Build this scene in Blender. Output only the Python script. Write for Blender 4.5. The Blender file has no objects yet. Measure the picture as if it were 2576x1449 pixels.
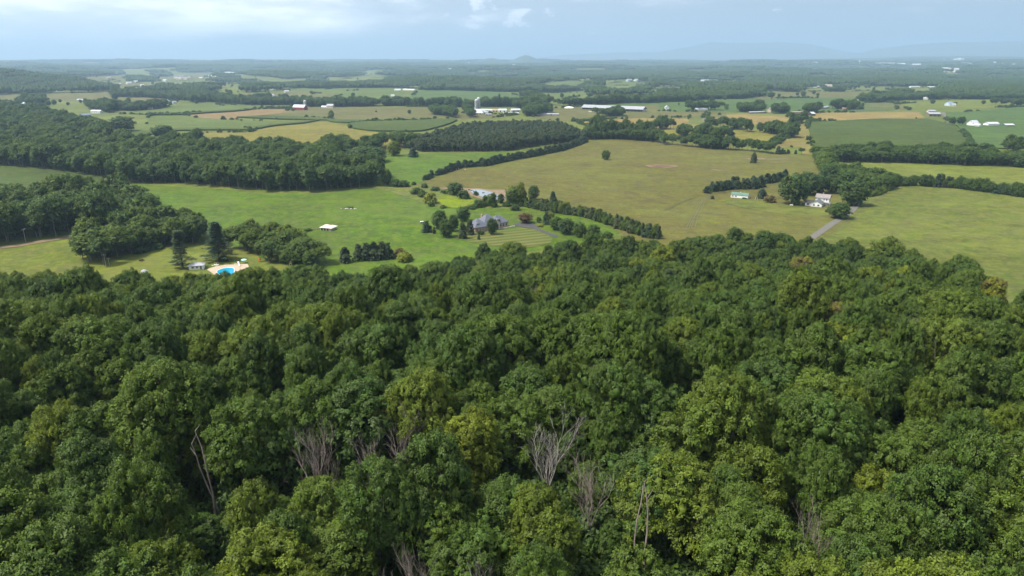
import bpy, bmesh, math, random
import numpy as np
from mathutils import Vector, Matrix
from mathutils.geometry import delaunay_2d_cdt

# ------------------------------------------------------------------ camera, sky, sun, exposure
S = bpy.context.scene
COL = S.collection
CAM_Z = 110.0
PITCH = math.radians(18.0)
FPX = 1740.0            # focal length in pixels of a 2576 px wide picture
cam_data = bpy.data.cameras.new('camera')
cam = bpy.data.objects.new('camera', cam_data)
COL.objects.link(cam)
cam.location = (0, 0, CAM_Z)
cam.rotation_euler = (math.radians(90) - PITCH, 0, 0)
cam_data.sensor_width = 36.0
cam_data.lens = 36.0 * FPX / 2576.0
cam_data.clip_start = 1.0
cam_data.clip_end = 150000.0
S.camera = cam

SUN_EL = 60.0
SUN_STRENGTH = 3.7
SKY_STRENGTH = 0.1
HAZE_D = 8.0e-5; HAZE_COL = (.46, .64, .87)
S.view_settings.view_transform = 'Standard'
S.view_settings.look = 'None'
S.view_settings.exposure = 0.88
S.view_settings.gamma = 1.0
S.view_settings.use_curve_mapping = False

SUN_DIR_AZ = math.radians(-100)   # sun stands high to the left
az = SUN_DIR_AZ
el = math.radians(SUN_EL)
sd = bpy.data.lights.new('sun', 'SUN')
sun = bpy.data.objects.new('sun', sd)
COL.objects.link(sun)
sun.location = (0, 0, 300)
sun_vec = Vector((math.sin(az) * math.cos(el), math.cos(az) * math.cos(el), math.sin(el)))
sun.rotation_euler = sun_vec.to_track_quat('Z', 'Y').to_euler()
sd.energy = SUN_STRENGTH
sd.angle = math.radians(9)
sd.color = (1.0, 0.95, 0.87)

W = bpy.data.worlds.new('World')
S.world = W
W.use_nodes = True
nt = W.node_tree
nt.nodes.clear()
def WN(t, **k):
    n = nt.nodes.new(t)
    for a, b in k.items(): setattr(n, a, b)
    return n
wo = WN('ShaderNodeOutputWorld'); bg = WN('ShaderNodeBackground'); bg.inputs['Strength'].default_value = SKY_STRENGTH
nt.links.new(bg.outputs[0], wo.inputs[0])
sky = WN('ShaderNodeTexSky', sky_type='NISHITA', sun_disc=False)
sky.sun_elevation = el
sky.sun_rotation = az
sky.altitude = 200; sky.air_density = 1.0; sky.dust_density = 2.0
tc = WN('ShaderNodeTexCoord')
sep = WN('ShaderNodeSeparateXYZ'); nt.links.new(tc.outputs['Generated'], sep.inputs[0])
def WM(op, a, b=None, c=None, clamp=False):
    n = WN('ShaderNodeMath', operation=op); n.use_clamp = clamp
    for i, v in enumerate((a, b, c)):
        if v is None: continue
        if isinstance(v, (int, float)): n.inputs[i].default_value = v
        else: nt.links.new(v, n.inputs[i])
    return n.outputs[0]
def WR(v, a, b, c, d):
    n = WN('ShaderNodeMapRange'); n.interpolation_type = 'SMOOTHSTEP'
    nt.links.new(v, n.inputs[0])
    for i, q in enumerate((a, b, c, d)): n.inputs[i + 1].default_value = q
    return n.outputs[0]
def WMIX(f, a, b):
    n = WN('ShaderNodeMix', data_type='RGBA')
    if isinstance(f, (int, float)): n.inputs[0].default_value = f
    else: nt.links.new(f, n.inputs[0])
    for s, v in ((6, a), (7, b)):
        if isinstance(v, tuple): n.inputs[s].default_value = (*v, 1)
        else: nt.links.new(v, n.inputs[s])
    return n.outputs[2]
azim = WM('ARCTAN2', sep.outputs[0], sep.outputs[1])          # 0 straight ahead, + to the right
elev = WM('ARCSINE', sep.outputs[2])
veil = WMIX(0.85, sky.outputs[0], WMIX(WR(azim, -.7, .5, 0., 1.), (4.5, 4.9, 5.2), (2.5, 3.05, 3.75)))            # the hazy veil over the whole sky
def cloud_noise(sx, sz, scale, detail, seed):
    cb = WN('ShaderNodeCombineXYZ')
    nt.links.new(WM('MULTIPLY', azim, sx), cb.inputs[0]); nt.links.new(WM('MULTIPLY', elev, sz), cb.inputs[1]); cb.inputs[2].default_value = seed
    n = WN('ShaderNodeTexNoise'); n.inputs['Scale'].default_value = scale; n.inputs['Detail'].default_value = detail
    n.inputs['Roughness'].default_value = 0.55
    nt.links.new(cb.outputs[0], n.inputs['Vector'])
    return n.outputs['Fac']
# a bright cloud deck over the left half, thinning to the right
deckmask = WM('MULTIPLY', WR(azim, -0.50, 0.02, 1.0, 0.0), WR(elev, 0.010, 0.050, 0.0, 1.0))
n1 = cloud_noise(3.2, 13.0, 2.2, 9.0, 1.3)
deck = WR(WM('ADD', WM('MULTIPLY', n1, 1.1), WM('MULTIPLY', deckmask, 0.62)), 0.60, 0.98, 0.0, 1.0)
n2 = cloud_noise(2.2, 11.0, 3.0, 9.0, 7.7)
shade = WMIX(WR(n2, 0.35, 0.66, 0.0, 1.0), (6.6, 6.8, 7.1), (12.5, 12.2, 11.8))
c1 = WMIX(WM('MULTIPLY', deck, 0.95), veil, shade)
# small cumulus puffs
n3 = cloud_noise(6.0, 14.0, 4.6, 8.0, 3.1)
puffmask = WM('MULTIPLY', WR(WM('ABSOLUTE', WM('SUBTRACT', azim, -0.015)), 0.03, 0.10, 1.0, 0.0), WM('MULTIPLY', WR(elev, 0.035, 0.05, 0.0, 1.0), WR(elev, 0.09, 0.14, 1.0, 0.0)))
puff = WR(WM('ADD', n3, WM('MULTIPLY', puffmask, 0.14)), 0.66, 0.76, 0.0, 1.0)
c2 = WMIX(WM('MULTIPLY', puff, 0.6), c1, (9.0, 9.2, 9.6))
# soft grey-blue streaks on the right
n4 = cloud_noise(1.2, 9.0, 2.0, 6.0, 9.4)
c3 = WMIX(WM('MULTIPLY', WR(n4, 0.5, 0.72, 0.0, 1.0), 0.35), c2, (3.7, 4.5, 5.6))
nt.links.new(c3, bg.inputs['Color'])

cy = S.cycles
cy.use_denoising = True
try: cy.denoiser = 'OPENIMAGEDENOISE'
except Exception: pass
cy.max_bounces = 5; cy.diffuse_bounces = 3; cy.glossy_bounces = 2; cy.transmission_bounces = 2
cy.transparent_max_bounces = 4; cy.volume_bounces = 2
cy.caustics_reflective = False; cy.caustics_refractive = False
cy.sample_clamp_indirect = 4.0
cy.use_adaptive_sampling = True; cy.adaptive_threshold = 0.02

rng = np.random.default_rng(11)
random.seed(5)

# ------------------------------------------------------------------ terrain height and surveying
def sm(t):
    t = np.clip(t, 0, 1); return t * t * (3 - 2 * t)
def gauss(x, y, cx, cy_, sx, sy, a):
    return a * np.exp(-((x - cx) / sx) ** 2 / 2 - ((y - cy_) / sy) ** 2 / 2)
def H(x, y):
    x = np.asarray(x, float); y = np.asarray(y, float)
    r = np.hypot(x, y)
    h = 38 * sm((342 + 0.04 * x - y) / 232)
    near = sm((r - 150) / 250)
    h = h + near * (1.3 * np.sin(x / 71 + 1.1) * np.cos(y / 93 + .4) + 1.1 * np.sin(x / 137 - y / 118 + 2.2) + .5 * np.sin(x / 33 + y / 47))
    mid = sm((r - 900) / 1200)
    h = h + mid * (2.4 * np.sin(x / 210 + 1.) * np.sin(y / 260 + .7) + 2.0 * np.sin(x / 330 + y / 290))
    far = sm((r - 2300) / 2600)
    h = h + far * 1.5 * (7 * np.sin(x / 410 + 2.) * np.sin(y / 520) + 6 * np.sin(x / 730 - y / 640 + 1.) + 5 * np.sin(x / 190 + y / 900))
    h = h + 128 * sm((r - 4500) / 13500) + far * sm((r - 5000) / 5000) * (17 * np.sin(x / 1300 + y / 1100) + 15 * np.sin(y / 620 + x / 4100 + 1) + 9 * np.sin(x / 520 - y / 900))
    h = h + gauss(x, y, -2660, 3330, 330, 420, 84) + gauss(x, y, -2150, 3300, 190, 300, 14)
    return h

CP, SP = math.cos(PITCH), math.sin(PITCH)
TS = 40 * (45000 / 40) ** np.linspace(0, 1, 1400)
def ray(px, py):
    a = (px - 1288) / FPX; b = -(py - 724.5) / FPX
    d = np.array([a, CP + b * SP, -SP + b * CP])
    return d / np.linalg.norm(d)
def P(px, py, h=0.0, tmax=1e9):
    """where the line of sight through a pixel of the survey picture meets the land (or a canopy h above it)"""
    d = ray(px, py)
    pts = TS[:, None] * d[None, :]
    g = CAM_Z + pts[:, 2] - H(pts[:, 0], pts[:, 1]) - h
    k = np.argmax(g <= 0)
    if g[k] > 0 or TS[k] > tmax:
        t = min(tmax, 20000.0)
        return float(d[0] * t), float(d[1] * t)
    a, b = TS[max(k - 1, 0)], TS[k]
    for _ in range(24):
        m = .5 * (a + b)
        if CAM_Z + d[2] * m - float(H(d[0] * m, d[1] * m)) - h > 0: a = m
        else: b = m
    return float(d[0] * b), float(d[1] * b)
def V(n):   # magnified survey views -> picture pixels
    ox, oy, s = {0: (0, 0, 1), 1: (0, 125.8, .33333), 2: (838.5, 125.8, .3411), 3: (1677, 125.8, .3489), 4: (0, 377.3, .33333), 5: (754.7, 377.3, .33333),
                 6: (1677, 335.4, .3489), 7: (1132, 469.6, .1302), 8: (419.25, 603.7, .1302), 9: (1802.8, 452.8, .1302), 10: (1132, 234.8, .1953)}[n]
    return lambda x, y: (ox + x * s, oy + y * s), s
def G(v, x, y, h=0.0):
    f, s = V(v); return P(*f(x, y), h)
def poly(v, pts):
    """ground polygon; a point is (x, y), (x, y, h) with h a canopy height, or (x, y, h, v) in another view"""
    out = []
    for p in pts:
        vv = p[3] if len(p) > 3 else v
        out.append(G(vv, p[0], p[1], p[2] if len(p) > 2 else 0.0))
    return np.array(out)
def inside(P_, x, y):
    x = np.asarray(x); y = np.asarray(y); c = np.zeros(x.shape, bool)
    n = len(P_)
    for i in range(n):
        x0, y0 = P_[i]; x1, y1 = P_[(i + 1) % n]
        if y0 == y1: continue
        k = ((y0 > y) != (y1 > y)) & (x < (x1 - x0) * (y - y0) / (y1 - y0) + x0)
        c ^= k
    return c
def to_px(x, y, z):
    dx, dy, dz = x, y, z - CAM_Z
    f = dy * CP - dz * SP; u = dy * SP + dz * CP
    return 1288 + FPX * dx / f, 724.5 - FPX * u / f

# ------------------------------------------------------------------ materials
def mat(name, build):
    m = bpy.data.materials.new(name); m.use_nodes = True
    t = m.node_tree; t.nodes.clear()
    o = t.nodes.new('ShaderNodeOutputMaterial')
    sh = build(t); t.links.new(sh, o.inputs[0])
    return m
def N(t, kind, ins=None, **k):
    n = t.nodes.new(kind)
    for a, b in k.items(): setattr(n, a, b)
    for a, b in (ins or {}).items():
        if hasattr(b, 'links') or isinstance(b, bpy.types.NodeSocket): t.links.new(b, n.inputs[a])
        else: n.inputs[a].default_value = b
    return n
def rgb(c): return (c[0], c[1], c[2], 1)
def mixc(t, f, a, b, blend='MIX'):
    n = t.nodes.new('ShaderNodeMix'); n.data_type = 'RGBA'; n.blend_type = blend
    for s, v in ((0, f), (6, a), (7, b)):
        if isinstance(v, bpy.types.NodeSocket): t.links.new(v, n.inputs[s])
        else: n.inputs[s].default_value = rgb(v) if isinstance(v, tuple) else v
    return n.outputs[2]
def noise(t, scale, detail=3, vec=None, rough=.5):
    n = N(t, 'ShaderNodeTexNoise', {'Scale': scale, 'Detail': detail, 'Roughness': rough})
    if vec is not None: t.links.new(vec, n.inputs['Vector'])
    return n.outputs['Fac']
def mrange(t, v, a, b, c=0., d=1.):
    n = N(t, 'ShaderNodeMapRange', {0: v, 1: a, 2: b, 3: c, 4: d}); return n.outputs[0]
def wpos(t): return N(t, 'ShaderNodeNewGeometry').outputs['Position']
def scaled(t, vec, s, rot=0.):
    n = N(t, 'ShaderNodeMapping', {0: vec}); n.inputs['Scale'].default_value = s; n.inputs['Rotation'].default_value = (0, 0, rot); return n.outputs[0]
def plain(name, c, rough=.7, c2=None, sc=.6, metal=0., spec=.3):
    def b(t):
        col = mixc(t, mrange(t, noise(t, sc, 5, wpos(t)), .35, .65), c, c2 or tuple(v * .82 for v in c))
        p = N(t, 'ShaderNodeBsdfPrincipled', {'Base Color': col, 'Roughness': rough, 'Metallic': metal, 'Specular IOR Level': spec})
        return p.outputs[0]
    return mat(name, b)
def srgb(r, g, b, k=1.0):
    f = lambda v: ((v / 255 + .055) / 1.055) ** 2.4 if v > 10 else v / 255 / 12.92
    return (f(r) * k, f(g) * k, f(b) * k)

def field_mat(name, c1, c2, big=.012, rows=0., rowdir=0., rowper=6., fine=.35, c3=None):
    """growing ground: broad patches, streaks left by mowing or drilling, fine mottling"""
    k = .62; c1 = (c1[0] * k * 1.08, c1[1] * k, c1[2] * k * .68); c2 = (c2[0] * k * 1.08, c2[1] * k, c2[2] * k * .68)
    if c3: c3 = (c3[0] * k * 1.05, c3[1] * k, c3[2] * k * .9)
    def b(t):
        w = wpos(t)
        col = mixc(t, mrange(t, noise(t, big, 5, w, .62), .42, .58), tuple(v * .84 for v in c1), tuple(v * 1.12 for v in c2))
        if c3:
            col = mixc(t, mrange(t, noise(t, big * 1.9, 5, scaled(t, w, (1, .5, 1), .6), .62), .56, .68, 0, .75), col, c3)
        st = noise(t, 1.0, 4, scaled(t, w, (.03, .06, 1), rowdir * .15), .72)
        col = mixc(t, mrange(t, st, .42, .60, 0, .85), col, (c1[0] * .62, c1[1] * .72, c1[2] * .6))
        s2 = noise(t, 1.0, 4, scaled(t, w, (.15, .13, 1), rowdir * .3), .8)
        col = mixc(t, mrange(t, s2, .46, .60, 0, .8), col, (c2[0] * 1.28, c2[1] * 1.12, c2[2] * 1.2))
        fn = noise(t, .55, 4, w, .75)
        col = mixc(t, mrange(t, fn, .3, .7, 0, fine), col, tuple(v * .5 for v in c2))
        if rows:
            wv = N(t, 'ShaderNodeTexWave', {'Vector': scaled(t, w, (1, 1, 1), rowdir), 'Scale': math.pi * 2 / 20 / rowper * 3.18, 'Distortion': 1.2, 'Detail': 1.0, 'Detail Scale': .2})
            wv.bands_direction = 'Y'
            col = mixc(t, mrange(t, wv.outputs['Fac'], .3, .7, 0, rows), col, tuple(v * .62 for v in c1))
        def M(op, a_, b_): return N(t, 'ShaderNodeMath', {0: a_, 1: b_}, operation=op).outputs[0]
        na = noise(t, 1.0, 5, scaled(t, w, (.010, .022, 1), rowdir * .1), .7); nb = noise(t, 1.0, 5, scaled(t, w, (.07, .06, 1), 0.), .75); nc = noise(t, 1.0, 4, scaled(t, w, (.35, .22, 1), 0.), .8)
        v = M('ADD', M('MULTIPLY', na, 1.3), M('ADD', M('MULTIPLY', nb, 1.5), M('MULTIPLY', nc, 1.3)))
        hs_ = N(t, 'ShaderNodeHueSaturation', {'Color': col, 'Hue': mrange(t, M('ADD', na, nb), .7, 1.3, .482, .512), 'Saturation': mrange(t, nb, .3, .7, .85, 1.1), 'Value': mrange(t, v, 1.05, 3.05, .5, 1.5)})
        col = hs_.outputs[0]
        bmp = N(t, 'ShaderNodeBump', {'Height': fn, 'Strength': .5, 'Distance': .5})
        p = N(t, 'ShaderNodeBsdfPrincipled', {'Base Color': col, 'Roughness': .9, 'Specular IOR Level': .12, 'Normal': bmp.outputs[0]})
        return p.outputs[0]
    return mat(name, b)

def leaf_mat(name, stops, transl=.20):
    """foliage: the crown's own tint picks the species colour; each spray and clump varies a little"""
    def b(t):
        ti = N(t, 'ShaderNodeAttribute', attribute_name='tint', attribute_type='INSTANCER').outputs['Fac']
        cl = N(t, 'ShaderNodeAttribute', attribute_name='clump', attribute_type='GEOMETRY').outputs['Fac']
        rn = N(t, 'ShaderNodeAttribute', attribute_name='rnd', attribute_type='GEOMETRY').outputs['Fac']
        f = N(t, 'ShaderNodeMath', {0: mrange(t, cl, 0, 1, -.10, .10), 1: ti}, operation='ADD').outputs[0]
        r = t.nodes.new('ShaderNodeValToRGB'); t.links.new(f, r.inputs[0])
        while len(r.color_ramp.elements) < len(stops): r.color_ramp.elements.new(.5)
        for e, (p, c) in zip(r.color_ramp.elements, stops): e.position = p; e.color = rgb(c)
        cn = N(t, 'ShaderNodeAttribute', attribute_name='cn', attribute_type='GEOMETRY').outputs['Vector']
        vt = N(t, 'ShaderNodeVectorTransform', {0: cn}, vector_type='NORMAL', convert_from='OBJECT', convert_to='WORLD').outputs[0]
        gn = N(t, 'ShaderNodeNewGeometry').outputs['Normal']
        s1 = N(t, 'ShaderNodeVectorMath', {0: vt}, operation='SCALE'); s1.inputs['Scale'].default_value = 1.5
        s2 = N(t, 'ShaderNodeVectorMath', {0: s1.outputs[0], 1: gn}, operation='ADD')
        nn = N(t, 'ShaderNodeVectorMath', {0: s2.outputs[0]}, operation='NORMALIZE').outputs[0]
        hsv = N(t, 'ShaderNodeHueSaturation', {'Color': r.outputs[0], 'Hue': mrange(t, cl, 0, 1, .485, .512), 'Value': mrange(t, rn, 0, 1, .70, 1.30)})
        d = N(t, 'ShaderNodeBsdfPrincipled', {'Base Color': hsv.outputs[0], 'Roughness': .55, 'Specular IOR Level': .2, 'Normal': nn})
        tr = N(t, 'ShaderNodeBsdfTranslucent', {'Color': hsv.outputs[0]})
        return N(t, 'ShaderNodeMixShader', {0: transl, 1: d.outputs[0], 2: tr.outputs[0]}).outputs[0]
    return mat(name, b)
LEAF = leaf_mat('broadleaf foliage', [(0., (.052, .090, .024)), (.25, (.060, .106, .018)), (.45, (.076, .124, .016)), (.65, (.112, .152, .016)), (.82, (.20, .235, .020)), (.93, (.14, .10, .035)), (1., (.12, .075, .04))])
NEEDLE = leaf_mat('conifer foliage', [(0., (.036, .070, .040)), (.4, (.056, .080, .028)), (.7, (.085, .098, .032)), (1., (.13, .115, .05))], .1)
BARK = plain('grey brown bark', (.14, .115, .095), .9, (.22, .19, .16), 2.)
DEADWOOD = plain('weathered dead wood', (.20, .16, .145), .9, (.28, .23, .20), 1.2)
PALEWOOD = plain('bleached bare branches', (.29, .265, .235), .9, (.36, .33, .29), 1.2)

# ------------------------------------------------------------------ object helpers
def mesh_np(name, v, f, m, nv=4):
    """v (n,3), f (k,nv) integer"""
    me = bpy.data.meshes.new(name)
    v = np.asarray(v, np.float32); f = np.asarray(f, np.int32)
    me.vertices.add(len(v)); me.vertices.foreach_set('co', v.ravel())
    me.loops.add(f.size); me.loops.foreach_set('vertex_index', f.ravel())
    me.polygons.add(len(f)); me.polygons.foreach_set('loop_start', np.arange(0, f.size, f.shape[1], dtype=np.int32))
    me.polygons.foreach_set('loop_total', np.full(len(f), f.shape[1], np.int32))
    me.update(calc_edges=True)
    if m: me.materials.append(m)
    return me
def fattr(me, name, data):
    a = me.attributes.new(name, 'FLOAT', 'POINT'); a.data.foreach_set('value', np.asarray(data, np.float32))
def link(name, data, parent=None, loc=None, rz=0., scale=None):
    o = bpy.data.objects.new(name, data); COL.objects.link(o)
    if parent: o.parent = parent
    if loc is not None: o.location = loc
    if rz: o.rotation_euler = (0, 0, rz)
    if scale is not None: o.scale = scale
    return o
def tag(o, label, cat, group=None, kind=None):
    if label: o['label'] = label
    if cat: o['category'] = cat
    if group: o['group'] = group
    if kind: o['kind'] = kind
    return o
def struct(o, kind='structure'): o['kind'] = kind; return o

class MB:
    def __init__(s): s.v = []; s.f = []; s.m = []; s.mi = 0
    def add(s, vs, fs):
        b = len(s.v); s.v += [tuple(p) for p in vs]; s.f += [tuple(i + b for i in q) for q in fs]; s.m += [s.mi] * len(fs); return s
    def box(s, x0, x1, y0, y1, z0, z1):
        return s.add([(x0, y0, z0), (x1, y0, z0), (x1, y1, z0), (x0, y1, z0), (x0, y0, z1), (x1, y0, z1), (x1, y1, z1), (x0, y1, z1)],
                     [(0, 3, 2, 1), (4, 5, 6, 7), (0, 1, 5, 4), (1, 2, 6, 5), (2, 3, 7, 6), (3, 0, 4, 7)])
    def slab(s, pts, t):
        """a flat panel through the points with thickness t downwards"""
        n = len(pts); lo = [(p[0], p[1], p[2] - t) for p in pts]
        return s.add(list(pts) + lo, [tuple(range(n)), tuple(range(2 * n - 1, n - 1, -1))] + [(i, n + i, n + (i + 1) % n, (i + 1) % n) for i in range(n)])
    def tube(s, p0, p1, r0, r1, n=6, cap=True):
        p0 = Vector(p0); p1 = Vector(p1); d = (p1 - p0)
        if d.length < 1e-6: return s
        q = d.to_track_quat('Z', 'Y'); vs = []
        for p, r in ((p0, r0), (p1, r1)):
            for k in range(n):
                a = 2 * math.pi * k / n
                vs.append(p + q @ Vector((math.cos(a) * r, math.sin(a) * r, 0)))
        fs = [(k, (k + 1) % n, n + (k + 1) % n, n + k) for k in range(n)]
        if cap: fs += [tuple(range(n - 1, -1, -1)), tuple(range(n, 2 * n))]
        return s.add(vs, fs)
    def lathe(s, prof, n=12, cx=0., cy_=0.):
        vs = []; fs = []
        for r, z in prof:
            for k in range(n):
                a = 2 * math.pi * k / n; vs.append((cx + r * math.cos(a), cy_ + r * math.sin(a), z))
        for i in range(len(prof) - 1):
            for k in range(n): fs.append((i * n + k, i * n + (k + 1) % n, (i + 1) * n + (k + 1) % n, (i + 1) * n + k))
        return s.add(vs, fs)
    def mesh(s, name, m):
        me = bpy.data.meshes.new(name); me.from_pydata([tuple(p) for p in s.v], [], s.f)
        for q in (m if isinstance(m, (list, tuple)) else [m]): me.materials.append(q)
        me.polygons.foreach_set('material_index', s.m); me.update(); return me
    def obj(s, name, m, parent=None, **k): return link(name, s.mesh(name, m), parent, **k)
# ------------------------------------------------------------------ the ground: one sheet to the horizon
GREEN1, GREEN2 = srgb(104, 138, 52, .62), srgb(128, 150, 66, .62)
M_GROUND = field_mat('meadow and rough land', (.125, .195, .040), (.175, .225, .065), .0045, c3=(.24, .215, .11))
def build_ground():
    dense = np.deg2rad(np.arange(-50, 50.01, .22)); a = np.concatenate([dense, np.deg2rad(np.arange(54, 306, 4.))])
    r = [0.5]
    while r[-1] < 40000: r.append(r[-1] + max(2.5, min(r[-1] * .0125, 400)))
    r = np.array(r); A, R = np.meshgrid(a, r); x = R * np.sin(A); y = R * np.cos(A); z = H(x, y)
    n, m = A.shape; idx = np.arange(n * m).reshape(n, m); j = np.roll(np.arange(m), -1)
    f = np.stack([idx[:-1, :], idx[1:, :], idx[1:][:, j], idx[:-1][:, j]], -1).reshape(-1, 4)[:, ::-1]
    me = mesh_np('ground', np.stack([x, y, z], -1).reshape(-1, 3), f, M_GROUND)
    me.polygons.foreach_set('use_smooth', np.ones(len(me.polygons), bool))
    struct(link('ground', me))
build_ground()

def smooth_poly(p, step):
    """resample a closed outline finely with rounded corners"""
    n = len(p); out = []
    for i in range(n):
        a, b = p[i], p[(i + 1) % n]; L = np.hypot(*(b - a)); k = max(1, int(L / step))
        for q in range(k): out.append(a + (b - a) * q / k)
    out = np.array(out)
    for _ in range(2): out = .5 * out + .25 * (np.roll(out, 1, 0) + np.roll(out, -1, 0))
    return out
SHEETS = 0
OPEN = []          # every open piece of land: the far woods leave it free
def field(name, pts, m, height=0., step=None, label=None, rounded=True, lift=None):
    global SHEETS
    SHEETS += 1
    p = np.array(pts); OPEN.append(p)
    c = p.mean(0); d = np.hypot(*c); step = step or max(3., d * .02)
    e = smooth_poly(p, step * .7) if rounded else p
    if not rounded:
        q = []
        for i in range(len(e)):
            a, b = e[i], e[(i + 1) % len(e)]; k = max(1, int(np.hypot(*(b - a)) / step))
            q += [a + (b - a) * j / k for j in range(k)]
        e = np.array(q)
    lo, hi = e.min(0), e.max(0)
    gx, gy = np.meshgrid(np.arange(lo[0], hi[0], step), np.arange(lo[1], hi[1], step)); gx = gx.ravel(); gy = gy.ravel()
    k = inside(e, gx, gy); g = np.stack([gx[k], gy[k]], -1)
    if len(g):   # keep inner points off the outline
        dd = np.full(len(g), 1e9)
        for i in range(0, len(e), 64): dd = np.minimum(dd, np.min(np.hypot(g[:, None, 0] - e[None, i:i + 64, 0], g[:, None, 1] - e[None, i:i + 64, 1]), axis=1))
        g = g[dd > step * .4]
    vs = [Vector(q) for q in e] + [Vector(q) for q in g]
    n = len(e)
    r = delaunay_2d_cdt(vs, [], [list(range(n))], 1, 1e-4)
    v2 = np.array([list(q) for q in r[0]]); tris = [tuple(t) for t in r[2]]
    off = (lift if lift is not None else .05 + .0035 * SHEETS) + height
    off *= max(1, d / 1500)
    z = H(v2[:, 0], v2[:, 1]) + off
    if height: z = z + rng.normal(0, height * .05, len(z))
    V3 = [(a, b, c_) for (a, b), c_ in zip(v2, z)]; F = list(tris)
    if height:   # the standing crop has sides
        base = len(V3); ids = {}
        edge = {}
        for t in tris:
            for a, b in ((t[0], t[1]), (t[1], t[2]), (t[2], t[0])):
                edge[(a, b)] = 1
        for (a, b) in list(edge):
            if (b, a) in edge: continue
            for q in (a, b):
                if q not in ids: ids[q] = len(V3); V3.append((v2[q][0], v2[q][1], float(H(v2[q][0], v2[q][1])) - .1))
            F.append((a, ids[a], ids[b], b))
    me = bpy.data.meshes.new(name); me.from_pydata(V3, [], F); me.materials.append(m)
    if not height: me.polygons.foreach_set('use_smooth', np.ones(len(me.polygons), bool))
    me.update()
    o = struct(link(name, me))
    if label: o['label'] = label
    return o

M_MEADOW = field_mat('bright mown meadow', (.100, .195, .026), (.125, .215, .032), .010, rows=.12, rowdir=.9, rowper=9, c3=(.15, .20, .05))
M_PASTURE = field_mat('dry brown green pasture', (.198, .186, .070), (.160, .184, .056), .008, c3=(.20, .175, .085), fine=.45)
M_RPASTURE = field_mat('grazed olive pasture', (.145, .200, .050), (.170, .212, .060), .010, c3=(.135, .185, .05), fine=.4)
M_STRIP = field_mat('light hay strip', (.160, .220, .045), (.185, .235, .055), .006)
M_CORN = field_mat('standing corn', (.075, .130, .032), (.095, .145, .036), .006, rows=.35, rowdir=1.1, rowper=7)
M_CORNB = field_mat('blue green maize', (.085, .170, .055), (.105, .185, .06), .005, rows=.2, rowdir=.5, rowper=8)
M_TAN = field_mat('ripe tan stubble', (.36, .275, .12), (.30, .26, .11), .02, rows=.15, rowdir=1.5, rowper=9)
M_PLOW = field_mat('bare pinkish soil', (.33, .24, .145), (.28, .22, .13), .012, rows=.2, rowdir=1.3, rowper=10)
M_YELLOW = field_mat('yellowing hay field', (.215, .235, .050), (.255, .245, .065), .007, rows=.12, rowdir=1.4, rowper=9)
M_LIME = field_mat('lush lime wetland', (.17, .27, .014), (.21, .30, .018), .06, fine=.5)
M_HAYROW = field_mat('raked hay in rows', (.25, .24, .085), (.28, .26, .10), .01, rows=.5, rowdir=1.62, rowper=9)
M_SOFT = field_mat('soft green crop', (.120, .195, .050), (.14, .205, .055), .004, rows=.12, rowdir=1.4, rowper=14)
M_MUTED = field_mat('muted grazing land', (.155, .185, .07), (.17, .175, .08), .005, c3=(.2, .18, .1))
M_LAWN = field_mat('mown lawn with stripes', (.165, .195, .045), (.20, .205, .062), .03, rows=.0)
def lawn(t):
    w = wpos(t); col = mixc(t, mrange(t, noise(t, .05, 4, w), .35, .65), (.100, .125, .026), (.150, .140, .044))
    wv = N(t, 'ShaderNodeTexWave', {'Vector': scaled(t, w, (1, 1, 1), -.42), 'Scale': .046, 'Distortion': .4, 'Detail': 1.0, 'Detail Scale': .3}); wv.bands_direction = 'Y'
    col = mixc(t, mrange(t, wv.outputs['Fac'], .3, .7, 0, .85), col, (.060, .075, .018))
    col = mixc(t, mrange(t, noise(t, .6, 4, w, .8), .3, .7, 0, .3), col, (.08, .11, .03))
    return N(t, 'ShaderNodeBsdfPrincipled', {'Base Color': col, 'Roughness': .9, 'Specular IOR Level': .1}).outputs[0]
M_LAWN = mat('striped lawn', lawn)
M_ASPH = plain('dark asphalt', (.052, .050, .054), .85, (.068, .064, .066), .5)
M_DIRT = plain('trodden pinkish dirt', (.21, .145, .085), .95, (.16, .12, .07), .25)
M_MUD = plain('dark brown mud', (.10, .055, .035), .95, (.14, .085, .05), .4)
M_GRAVEL = plain('grey gravel', (.11, .105, .09), .95, (.14, .13, .11), .8)
M_PATH = plain('worn brown track', (.125, .108, .05), .95, (.10, .108, .035), .08)
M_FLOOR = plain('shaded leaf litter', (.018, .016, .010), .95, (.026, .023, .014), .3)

# the near wood's own floor, then the fields from near to far
FOREST = np.array([P(*p) for p in [(-260, 668, 20), (0, 682, 20), (120, 684, 20), (250, 700, 20), (330, 702, 20), (440, 690, 20), (520, 690, 20), (580, 712, 20), (640, 690, 20), (700, 668, 20), (820, 670, 20), (920, 672, 20),
                       (1010, 645, 20), (1110, 632, 20), (1200, 612, 20), (1290, 604, 20), (1400, 605, 20), (1520, 590, 20), (1620, 585, 20), (1700, 580, 20), (1800, 562, 20), (1900, 560, 20), (1990, 566, 20), (2080, 580, 20),
                       (2180, 590, 20), (2260, 605, 20), (2340, 632, 20), (2420, 650, 20), (2470, 690, 20), (2500, 728, 20), (2600, 735, 20), (2900, 760, 20)]]
                  + [(330, 60), (250, -40), (-250, -40), (-330, 60)])
field('forest_floor', FOREST, M_FLOOR, step=9, lift=.05)

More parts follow.
